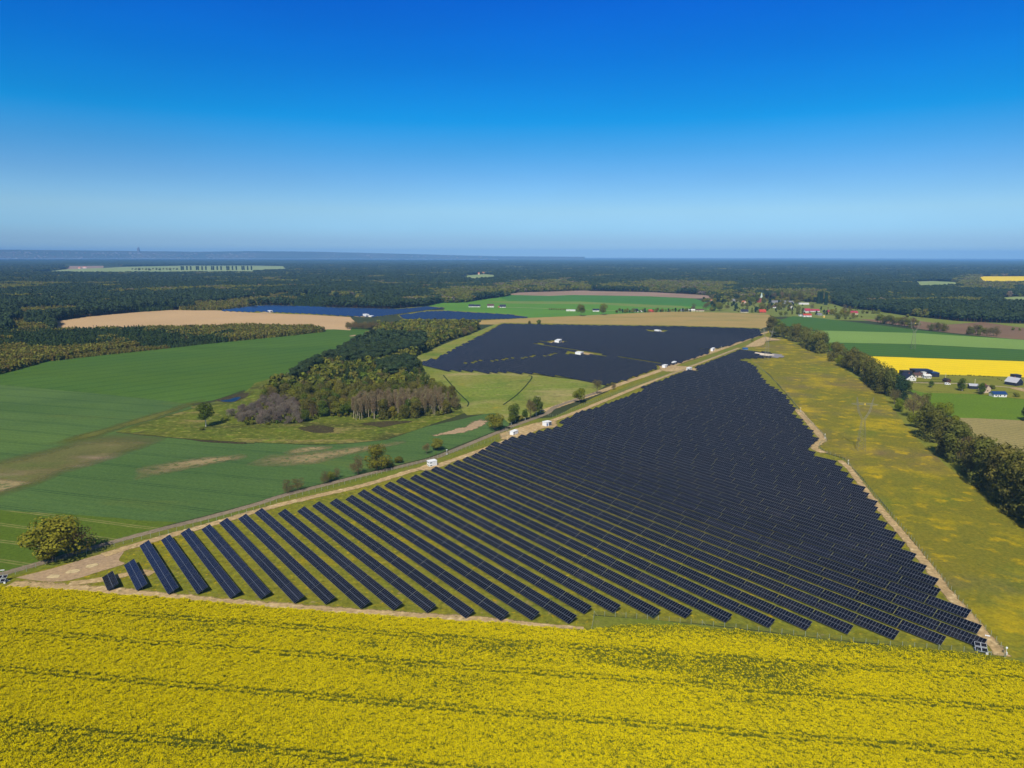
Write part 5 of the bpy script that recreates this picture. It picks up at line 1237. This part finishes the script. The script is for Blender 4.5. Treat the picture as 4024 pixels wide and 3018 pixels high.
def house(zn, x0, x1, yb, depth, wall_h, roof_h, wall, roof, label, ridge='x', yaw=0., wins=3, door=True, name='house', cat='house', chim=True, gw=0):
    """gabled house: front foot line from x0 to x1 as surveyed"""
    a, b = at(zn, x0, yb), at(zn, x1, yb); c = (a + b)/2; w = (b - a).length
    o = empty(name, (c.x, c.y, 0), math.atan2(b.y - a.y, b.x - a.x) + yaw); tag(o, label, cat)
    hw = w/2; d = depth
    mb = MB(); mb.box(-hw, 0, -.1, hw, d, wall_h)
    if roof_h > .6:
        if ridge == 'x':
            for s in (-1, 1): mb.face([(s*hw, 0, wall_h), (s*hw, d, wall_h), (s*hw, d/2, wall_h + roof_h)][::s])
        else:
            mb.face([(-hw, 0, wall_h), (hw, 0, wall_h), (0, 0, wall_h + roof_h)]); mb.face([(hw, d, wall_h), (-hw, d, wall_h), (0, d, wall_h + roof_h)])
    wl_ = mb.build('wall', WALLS[wall], o)
    mb = MB(); e = .45; t = .22
    if roof_h <= .6: mb.box(-hw - .2, -.2, wall_h, hw + .2, d + .2, wall_h + roof_h)
    elif ridge == 'x':
        k_ = roof_h/(d/2)
        for s in (-1, 1):
            y0 = d/2 - s*(d/2 + e); z0 = wall_h - e*k_
            P = [(-hw - e, y0, z0 + .03), (hw + e, y0, z0 + .03), (hw + e, d/2, wall_h + roof_h + .03), (-hw - e, d/2, wall_h + roof_h + .03)]
            mb.hexa(P + [(q[0], q[1], q[2] + t) for q in P])
    else:
        k_ = roof_h/hw
        for s in (-1, 1):
            x_ = s*(hw + e); z0 = wall_h - e*k_
            P = [(x_, -e, z0 + .03), (0, -e, wall_h + roof_h + .03), (0, d + e, wall_h + roof_h + .03), (x_, d + e, z0 + .03)]
            mb.hexa(P + [(q[0], q[1], q[2] + t) for q in P])
    rf = mb.build('roof', ROOFS[roof], o)
    if chim and roof_h > 1: mb = MB(); mb.box(hw*.3, d*.55, wall_h + roof_h*.4, hw*.3 + .7, d*.55 + .7, wall_h + roof_h + .9); mb.build('chimney', WALLS['brick'], rf)
    for i in range(wins):
        x = -hw + w*(i + .5)/wins; mb = MB(); mb.box(x - .55, -.06, wall_h*.35, x + .55, .02, wall_h*.35 + 1.25); mb.build('window', DARKG, o)
    for i in range(gw): x = (-1.3, 1.3)[i % 2]; mb = MB(); mb.box(x - .45, -.06, wall_h + .5, x + .45, .02, wall_h + 1.6); mb.build('window', DARKG, o)
    if door: x = -hw + w*.33; mb = MB(); mb.box(x - .5, -.07, 0, x + .5, .02, 2.1); mb.build('door', GREYD, o)
    return o


HS = [
    ('v3', 300, 600, 430, 13, 3.4, 4.0, 'white', 'navy', 'white gabled house with steep navy roof behind the tree row', 'y', .12, 2, False, 'house', 2),
    ('v3', 215, 470, 262, 9, 4.5, .5, 'navy', 'dark', 'black flat roofed building behind the white gabled house', 'x', 0, 2, False, 'shed', 0),
    ('v3', 560, 1045, 278, 14, 6.2, .5, 'navy', 'navy', 'long dark navy hall with a pale corner', 'x', -.1, 0, True, 'hall', 0),
    ('v3', 775, 875, 300, 4, 5.0, .4, 'white', 'pale', 'white square block against the dark hall', 'x', 0, 0, False, 'annex', 0),
    ('v3', 1045, 1255, 312, 10, 4.6, .6, 'navy', 'blue', 'dark blue container shed right of the navy hall', 'x', -.05, 0, False, 'shed', 0),
    ('v3', 830, 1030, 350, 7, 2.9, 1.5, 'white', 'pale', 'low white bungalow in front of the navy hall', 'x', 0, 4, True, 'house', 0),
    ('v3', 560, 800, 325, 8, 2.7, 2.2, 'cream', 'brown', 'low brown roofed building next to the white gabled house', 'x', -.1, 2, True, 'house', 0),
    ('v3', 1465, 1600, 470, 6, 2.4, 1.8, 'timber', 'dark', 'small brown timber hut at the end of the garden hedge', 'y', .2, 1, False, 'hut', 0),
    ('v4', 795, 1025, 860, 9, 5.2, 2.6, 'block', 'brown', 'half built block house with a big dark opening', 'y', .1, 1, False, 'house', 1),
    ('v4', 290, 560, 720, 8, 3.4, 1.6, 'navy', 'foil', 'dark long shed with a pale patched roof', 'x', -.35, 0, False, 'shed', 0),
    ('v4', 1140, 1590, 1005, 8, 3.0, 2.0, 'white', 'blue', 'white garage with bright blue roof', 'x', -.05, 3, True, 'garage', 0),
    ('v4', 1860, 2240, 600, 12, 3.6, 4.5, 'navy', 'foil', 'dark house with unfinished foil roof at the right edge', 'y', .4, 2, False, 'house', 0),
    ('v4', 1885, 2110, 360, 8, 4.2, .5, 'navy', 'navy', 'dark flat box house behind the unfinished one', 'x', 0, 0, False, 'house', 0),
    ('v7', 240, 470, 300, 9, 3.0, 4.2, 'white', 'navy', 'white house with dark hipped roof, left of three in the green field', 'x', 0, 3, True, 'house', 0),
    ('v7', 490, 740, 300, 9, 3.0, 3.6, 'white', 'navy', 'white house with blue grey roof joined to the leftmost one', 'x', 0, 3, True, 'house', 0),
    ('v7', 1050, 1340, 310, 10, 4.4, 4.4, 'white', 'brown', 'white house with dark brown roof in the middle of the green field', 'x', 0, 4, True, 'house', 0),
    ('v7', 1590, 1850, 320, 10, 2.6, 5.2, 'white', 'navy', 'navy roofed house with white dormer, right of three in the green field', 'x', 0, 2, True, 'house', 0),
    ('v7', 1515, 1590, 312, 5, 2.6, .4, 'brick', 'orange', 'little red shed left of the navy roofed house', 'x', 0, 0, False, 'shed', 0),
    ('v5', 480, 570, 238, 10, 3.4, 3.2, 'white', 'navy', 'white house with navy roof between two big field trees', 'x', 0, 1, True, 'house', 0),
    ('v5', 95, 225, 232, 12, 3.0, .6, 'white', 'pale', 'long low white shed left of the big field trees', 'x', 0, 0, True, 'shed', 0),
    ('v5', 1050, 1135, 245, 10, 2.8, 5.0, 'white', 'navy', 'white gabled house with tall navy roof above the fallow', 'x', 0, 2, True, 'house', 0),
    ('v5', 1148, 1200, 245, 8, 2.6, 2.4, 'white', 'dark', 'small white house with black roof edge above the fallow', 'y', 0, 1, True, 'house', 0),
    ('v5', 1290, 1362, 248, 9, 2.6, 4.0, 'brick', 'red', 'house with brick red roof above the fallow', 'x', 0, 2, True, 'house', 0),
    ('v5', 1760, 1850, 235, 9, 2.6, 3.4, 'grey', 'grey', 'grey roofed house left of the round bare trees', 'x', 0, 2, True, 'house', 0),
    ('v5', 1870, 1960, 235, 9, 3.0, 2.4, 'cream', 'pale', 'cream house beneath the round bare trees', 'x', 0, 2, True, 'house', 0),
    ('v5', 1975, 2090, 235, 9, 3.2, 2.4, 'cream', 'brown', 'cream house with brown roof next to the great bare tree', 'x', 0, 2, True, 'house', 0),
    ('v1', 185, 258, 365, 9, 4.0, 4.0, 'pinkish', 'orange', 'peach gabled house alone at the left end of the village', 'y', 0, 2, True, 'house', 1),
    ('v1', 545, 640, 360, 10, 3.0, 3.6, 'white', 'pale', 'white roofed house in front of the brown trees', 'x', 0, 2, True, 'house', 0),
    ('v1', 650, 785, 360, 10, 3.0, 4.6, 'white', 'grey', 'house with big blue grey roof left of the church', 'x', 0, 3, True, 'house', 0),
    ('v1', 885, 968, 412, 10, 4.6, 4.4, 'pinkish', 'orange', 'peach house with orange roof left of the church', 'y', .3, 2, True, 'house', 1),
    ('v1', 848, 1000, 602, 11, 2.8, 5.2, 'cream', 'navy', 'cream house with steep navy roof on the fallow edge', 'x', 0, 3, True, 'house', 0),
    ('v1', 1245, 1385, 605, 10, 2.8, 5.0, 'brick', 'red', 'long house with red and violet roof on the fallow edge', 'x', 0, 2, True, 'house', 0),
    ('v1', 1480, 1830, 400, 16, 4.0, 4.0, 'grey', 'grey', 'long grey barn beneath the tall village trees', 'x', 0, 0, True, 'barn', 0),
    ('v1', 1820, 1990, 430, 14, 4.0, 4.0, 'white', 'grey', 'grey barn with a white end right of the long barn', 'x', 0, 0, True, 'barn', 0),
    ('v1', 1885, 1980, 525, 10, 4.2, 4.4, 'white', 'brown', 'white gable house with brick base by the tree row', 'y', 0, 1, True, 'house', 0),
    ('v1', 1018, 1050, 445, 6, 3.4, 1.2, 'cream', 'pale', 'tiny cream hut in the village gardens', 'x', 0, 0, True, 'hut', 0),
    ('v1', 1530, 1600, 500, 8, 3.4, 3.4, 'white', 'brown', 'small white house half hidden below the long barn', 'x', 0, 1, True, 'house', 0),
    ('v2', 235, 380, 625, 8, 4.4, 1.0, 'white', 'dark', 'white flat house wing with red shutters at the field edge', 'x', 0, 3, True, 'house', 0),
    ('v2', 320, 495, 640, 9, 4.0, 3.0, 'white', 'red', 'white house with bright red roof at the field edge', 'x', 0, 2, True, 'house', 0),
    ('v2', 355, 480, 545, 12, 4.4, 5.4, 'white', 'pink', 'tall house with crimson roof behind the red roofed one', 'x', .1, 2, True, 'house', 0),
    ('v2', 490, 670, 530, 10, 3.0, 3.6, 'white', 'pink', 'long low house with crimson roof', 'x', 0, 3, True, 'house', 0),
    ('v2', 630, 725, 605, 8, 2.4, 2.6, 'grey', 'grey', 'low grey shed in the village yard', 'x', 0, 0, True, 'shed', 0),
    ('v2', 860, 930, 570, 10, 4.4, 4.0, 'yellow', 'pink', 'yellow gabled house with crimson roof', 'y', .2, 1, True, 'house', 1),
    ('v2', 925, 1000, 580, 10, 2.6, 5.0, 'grey', 'grey', 'dark grey roofed barn right of the yellow house', 'x', 0, 0, True, 'barn', 0),
    ('v2', 1225, 1505, 585, 11, 3.4, 4.4, 'cream', 'pink', 'long pale house with dark crimson roof at the right end of the village', 'x', 0, 5, True, 'house', 0),
    ('v2', 5, 100, 345, 12, 3.2, 4.0, 'grey', 'grey', 'grey barn end at the back of the village', 'x', 0, 0, True, 'barn', 0),
    ('v2', 230, 440, 370, 10, 3.0, 1.6, 'white', 'pale', 'low pale shed behind the crimson roofs', 'x', 0, 0, True, 'shed', 0),
    ('v2', 750, 782, 652, 4, 4.2, .4, 'yellow', 'pale', 'small bright yellow hut by the field', 'x', 0, 0, False, 'hut', 0),
]
for zn, x0, x1, yb, dp, wh, rh, wa, ro, lb, rdg, yw, wi, dr, nm, gw in HS:
    house(zn, x0, x1, yb, dp, wh, rh, wa, ro, lb, rdg, yw, wi, dr, nm, nm, nm == 'house', gw)
# church
a = at('v1', 1295, 385); o = empty('church', (a.x, a.y, 0), .5); tag(o, 'brick village church with a pale green pointed spire', 'church')
mb = MB(); mb.box(-3, 0, 0, 3, 6, 15); tw = mb.build('tower', WALLS['brick'], o)
sp_ = plain('copper_spire', (.42, .52, .44), .5)
mb = MB(); mb.bar((0, 3, 15), (0, 3, 31), 4.2, .1, n=8); mb.build('spire', sp_, tw)
mb = MB(); mb.box(-4.5, 6, 0, 4.5, 20, 7); mb.face([(-4.5, 6.02, 7), (4.5, 6.02, 7), (0, 6.02, 13)]); mb.face([(4.5, 20, 7), (-4.5, 20, 7), (0, 20, 13)]); mb.build('nave', WALLS['brick'], o)
mb = MB()
for s in (-1, 1):
    P_ = [(s*5, 6.1, 6.5), (0, 6.1, 13.1), (0, 20.4, 13.1), (s*5, 20.4, 6.5)]; mb.hexa(P_ + [(q[0], q[1], q[2] + .25) for q in P_])
mb.build('roof', ROOFS['brown'], o)
# poles beside the white houses
for zn, x, yb, yt, lb in (('v3', 1440, 345, 205, 'pale pole beside the timber hut'), ('v3', 1075, 185, 110, 'pale pole behind the blue container shed'), ('v3', 168, 235, 170, 'pale pole left of the white gabled house'), ('v4', 460, 525, 360, 'pale pole standing before the dark long shed')):
    q = at(zn, x, yb); d = (Vector((q.x, q.y, 0)) - Vector((0, 0, H))).dot(_F); h_ = (yb - yt)*Z[zn][2]*d/FPX/.96
    mb = MB(); mb.bar((0, 0, -.2), (0, 0, h_), .22, .16, n=6); mb.bar((-.8, 0, h_ - .6), (.8, 0, h_ - .6), .08)
    p_ = mb.build('utility_pole', plain('pale_concrete', (.6, .52, .36), .8)); p_.location = (q.x, q.y, 0); tag(p_, lb, 'pole')
# white van on the lane
q = at('v3', 1490, 535); o = empty('van', (q.x, q.y, .15), math.radians(-15)); tag(o, 'white van parked on the lane before the timber hut', 'van')
mb = MB(); mb.hexa([(-2.6, -1, .35), (2.6, -1, .35), (2.6, 1, .35), (-2.6, 1, .35), (-2.6, -.95, 2.3), (1.3, -.95, 2.3), (1.3, .95, 2.3), (-2.6, .95, 2.3)]); mb.box(1.9, -.95, .4, 2.9, .95, 1.25); mb.build('body', WHITE, o)
mb = MB(); mb.box(.2, -1.02, 1.35, 1.5, -.9, 2.0); mb.build('side_window', DARKG, o); mb = MB(); mb.box(-2.2, -1.02, 1.35, -.4, -.93, 2.0); mb.build('side_window', DARKG, o)
for x in (-1.7, 1.7):
    for y in (-1.02, .8): mb = MB(); mb.bar((x, y, .36), (x, y + .22, .36), .36, n=10); mb.build('wheel', plain('tyre_rubber', (.02, .02, .02), .8), o)

# ------------------------------------------------------------------ far shore: ridge, water and town
ang = np.linspace(-.80, .10, 260); R0 = 24000
rp = np.random.RandomState(8); lens = []
xs = np.tan(ang)*FPX + 2012
prof = np.interp(xs, [-900, 0, 480, 800, 1000, 1250, 1450, 1600, 1720, 1850, 1950, 2400], [990, 991, 993, 995, 992, 993, 997, 1000, 1003, 1006, 1008, 1010])
hz = H + (1007 - prof)/FPX*R0*1.05 + 4*rp.rand(260)
V = []; F = []
for i, a in enumerate(ang):
    for rr, z in ((R0 - 900, 0), (R0, .6*hz[i]), (R0 + 1000, hz[i]), (R0 + 4000, hz[i]*.9)): V.append((rr*math.sin(a), rr*math.cos(a), z))
for i in range(259):
    for j in range(3): b = 4*i + j; F.append([b, b + 4, b + 5, b + 1])
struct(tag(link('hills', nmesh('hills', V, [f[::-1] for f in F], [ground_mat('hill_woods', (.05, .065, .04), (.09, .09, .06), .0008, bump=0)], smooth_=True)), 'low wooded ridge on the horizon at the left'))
mb = MB(); tw_ = []
wm = plain('town_wall', (.22, .20, .19), .8); wr = plain('town_roof', (.16, .10, .08), .8)
for i in range(520):
    x = rp.uniform(-60, 1020) if i < 430 else rp.uniform(1300, 1950); a = math.atan((x - 2012)/FPX); rr = R0 + rp.uniform(-850, 300)
    w = rp.uniform(14, 60)*(1.6 if rp.rand() < .12 else 1); h_ = rp.uniform(8, 34); t = (rr - R0 + 900)/900*.6; z0 = max(0, t)*np.interp(a, ang, hz)*.98 - 8
    cx, cy = rr*math.sin(a), rr*math.cos(a); mb.box(cx - w/2, cy - 12, z0 - 25, cx + w/2, cy + 12, z0 + h_, 0 if rp.rand() < .7 else 1)
o = mb.build('distant_town', [wm, wr]); tag(o, 'pale houses of a distant town along the left horizon', 'town', kind='stuff')
a = math.atan((568 - 2012)/FPX); cx, cy = (R0 + 600)*math.sin(a), (R0 + 600)*math.cos(a); z0 = 275
mb = MB(); mb.box(cx - 28, cy - 28, 60, cx + 28, cy + 28, z0 + 60); mb.bar((cx, cy, z0 + 60), (cx, cy, z0 + 100), 34, 3, n=8); o = mb.build('church_tower', plain('tower_stone', (.14, .12, .12), .9)); tag(o, 'dark church tower rising above the distant town', 'tower')
V = [(r_*math.sin(a), r_*math.cos(a), z_) for a in np.linspace(-.70, -.02, 40) for r_, z_ in ((19500, 40), (R0 - 880, 36))]
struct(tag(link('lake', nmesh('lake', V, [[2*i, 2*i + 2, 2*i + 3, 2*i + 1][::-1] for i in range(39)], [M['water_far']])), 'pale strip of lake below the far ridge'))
for i, (zn, x, y, w, lb) in enumerate((('B', 1985, 393, 30, 'far white house in the forest clearing'), ('B', 1950, 396, 18, 'far pinkish house in the forest clearing'), ('C', 330, 358, 14, 'far orange roofed house in the forest, left of a cluster'), ('C', 405, 362, 22, 'far red roofed house in the forest, middle of a cluster'), ('C', 440, 362, 26, 'far orange house in the forest cluster'), ('C', 478, 364, 24, 'far pink house at the right of the forest cluster'), ('C', 38, 372, 10, 'far slim orange building in the forest'), ('A', 735, 341, 40, 'far white farmhouse by the pale pasture'), ('A', 690, 345, 24, 'far farmhouse with orange roof by the pale pasture'))):
    house(zn, x - w*.4, x + w*.4, y, 14, 9, 6, 'white' if 'white' in lb else 'pinkish', 'orange', lb, wins=2)

# ------------------------------------------------------------------ rapeseed field in front
RF = plain('rape_flower', (.70, .52, .001), .8, 0, .1)
k = NT('rape_bloom'); t = k.attr('tint'); c = k.mix(t, (.47, .40, .001), (.82, .68, .0005)); k.l.new(c, k.p.inputs['Base Color']); k.p.inputs['Roughness'].default_value = .9; k.p.inputs['Specular IOR Level'].default_value = 0
BLOOM = k.m
k = NT('rape_stem'); t = k.attr('tint'); c = k.mix(t, (.075, .095, .008), (.18, .195, .012)); k.l.new(c, k.p.inputs['Base Color']); k.p.inputs['Roughness'].default_value = .9; k.p.inputs['Specular IOR Level'].default_value = .05
STEMM = k.m


def rape_clump(seed, nf, ns, name='rapeseed_plant'):
    r = np.random.RandomState(seed); n = nf + ns
    P = np.c_[r.normal(size=(n, 2))*.34, r.uniform(.86, 1.12, n)]; P[nf:, 2] = r.uniform(.25, .9, ns); P[nf:, :2] *= 1.15
    N = np.c_[r.normal(size=(n, 2))*.55, np.ones(n)]; N[nf:] = r.normal(size=(ns, 3)); N /= np.linalg.norm(N, axis=1)[:, None]
    A = np.cross(N, r.normal(size=(n, 3))); A /= np.linalg.norm(A, axis=1)[:, None]; B = np.cross(N, A); s = np.where(np.arange(n) < nf, r.uniform(.055, .12, n), r.uniform(.08, .17, n))[:, None]
    V = np.stack([P - A*s - B*s, P + A*s - B*s, P + A*s + B*s, P - A*s + B*s], 1).reshape(-1, 3)
    me = nmesh(name, V, np.arange(4*n).reshape(n, 4), [BLOOM, STEMM], np.r_[np.zeros(nf), np.ones(ns)], attrs={'tint': np.repeat(np.clip(r.normal(.5, .3, n), 0, 1), 4)})
    return bpy.data.objects.new(name, me)


RCOL = protos('rapeseed_protos', [rape_clump(i, f, s_) for i, (f, s_) in enumerate(((24, 22), (30, 20), (18, 24), (34, 18), (12, 28)))])
RGREEN = protos('green_rape_protos', [rape_clump(i + 9, f, s_) for i, (f, s_) in enumerate(((3, 34), (6, 30), (1, 36)))])
RAPE = plan('I -500,70 0,98 300,108 600,130 950,162 1300,185 2212,268 J 1000,345 2212,425 K 500,475 715,492 760,470 900,440 1200,425 1600,440 2212,500 L 500,570 1000,610 1500,650 2000,715 2212,765 2900,900 2900,1900 I -700,1900')
field('rapeseed_ground', 'I -500,70 0,98 300,108 600,130 950,162 1300,185 2212,268 J 1000,345 2212,425 K 500,475 715,492 760,470 900,440 1200,425 1600,440 2212,500 L 500,570 1000,610 1500,650 2000,715 2212,765 2900,900 2900,1900 I -700,1900', .06, ground_mat('rape_ground', (.05, .075, .012), (.075, .09, .016), .05, speck=[((.2, .16, .06), .3, .66, .8)]), 'green base of the rapeseed crop', amp=.3, seed=51)
field('field_margin', 'K 742,338 1250,374 2212,480 L 500,545 1300,622 2060,715 2212,700 2900,800 2900,910 2212,780 2000,730 1500,660 1000,620 500,580 K 2212,510 1600,450 1200,435 900,445 715,494', .075, M['verge'], 'green margin between the fence and the yellow field', amp=.5, seed=52)
P = jgrid(-330, 330, 150, 345, .47, 70); ok = inside(P, RAPE); P = P[ok]
ac = np.array(R_DIR[:2]); ex_ = np.array([math.cos(R_ANG), math.sin(R_ANG)])
dn = P@ac + .8*(vnoise(P@np.c_[ex_, ac], 70, 2) - .5)
edge0 = plan('I 1000,124 2000,225')[0]@ac
dd = edge0 - dn                        # metres into the field from its far edge
drop = np.zeros(len(P)); green = np.zeros(len(P), bool)
tram = [plan(s_)[0]@ac for s_ in ('I 1000,330 1010,331', 'I 1000,560 1010,561', 'I 1000,905 1010,906', 'I 1000,1400 1010,1401', 'I 1000,2000 1010,2001')]
lane_n = vnoise(P, 9, 15)
for tt in tram:
    for off in (-1.1, 1.1):
        q = np.abs(dn - tt - off); drop = np.maximum(drop, (q < .36)*(.80 + .25*lane_n))
    green |= (np.abs(np.abs(dn - tt) - 1.1) < .65)
Pr = np.c_[(P@ex_)/3.2, P@ac]
patchy = .5*vnoise(Pr, 16, 11) + .3*vnoise(Pr, 5, 12) + .2*vnoise(P, 2.2, 13)
# the thinner, weedier band right of the middle
w1 = plan('K -300,560 300,640 900,660 1600,790 L 0,800 600,760'); bandp = plan('J 1500,580 2212,600 K 800,640 1500,600 2212,740 L 700,830 700,900 K 1800,900 900,800 0,760 J 2212,720 1700,650')
inb = inside(P, bandp); patchy = patchy + np.where(inb, -.14*vnoise(P, 10, 17) - .04, 0)
rr = np.random.RandomState(71).rand(len(P))
thin = np.clip((.50 - patchy)*3.0, .04, .8)
gedge = np.min([np.linalg.norm(P - (a_ + (b_ - a_)*np.clip(((P - a_)@(b_ - a_))/((b_ - a_)@(b_ - a_)), 0, 1)[:, None]), axis=1) for a_, b_ in zip(*[plan('K 900,440 1600,440 2212,500 L 500,570 1300,632 2000,715 2700,860')[i_:][:6] for i_ in (0, 1)])], axis=0)
isg = (rr < thin*.8) | (green & (rr < .75)) | (rr < np.clip(1.15 - gedge/11., 0, .95))
keep = np.random.RandomState(72).rand(len(P)) > np.maximum(drop, np.clip((.30 - patchy)*2.5, 0, .5))
hg = 1.15*(.62 + .75*vnoise(P, 1.2, 14))*(.9 + .25*vnoise(P, 6, 16))
A_ = keep & ~isg; B_ = keep & isg
rs = np.random.RandomState(73)
scatter('rapeseed_crop', P[A_], hg[A_]*rs.uniform(.85, 1.15, A_.sum()), rs.uniform(.48, .78, A_.sum()), RCOL, 74, 'blooming yellow rapeseed covering the whole foreground', 'rapeseed')
scatter('unripe_rapeseed', P[B_], hg[B_]*.8, rs.uniform(.55, .8, B_.sum()), RGREEN, 75, 'green unflowered rapeseed in the wheel lines and thin patches', 'rapeseed')
print('RAPE', A_.sum(), B_.sum())

# ------------------------------------------------------------------ air
mb = MB(); mb.box(-34000, -1500, -1.2, 34000, 33500, 390)
k = NT('haze'); k.n.remove(k.p); pv = k.new('VolumePrincipled'); pv.inputs['Color'].default_value = (.20, .48, .92, 1); pv.inputs['Density'].default_value = .000043; pv.inputs['Anisotropy'].default_value = -0.35
k.l.new(pv.outputs[0], k.out.inputs['Volume'])
o = mb.build('haze', k.m); tag(o, 'thin blue air between the camera and the horizon', 'haze', kind='stuff')
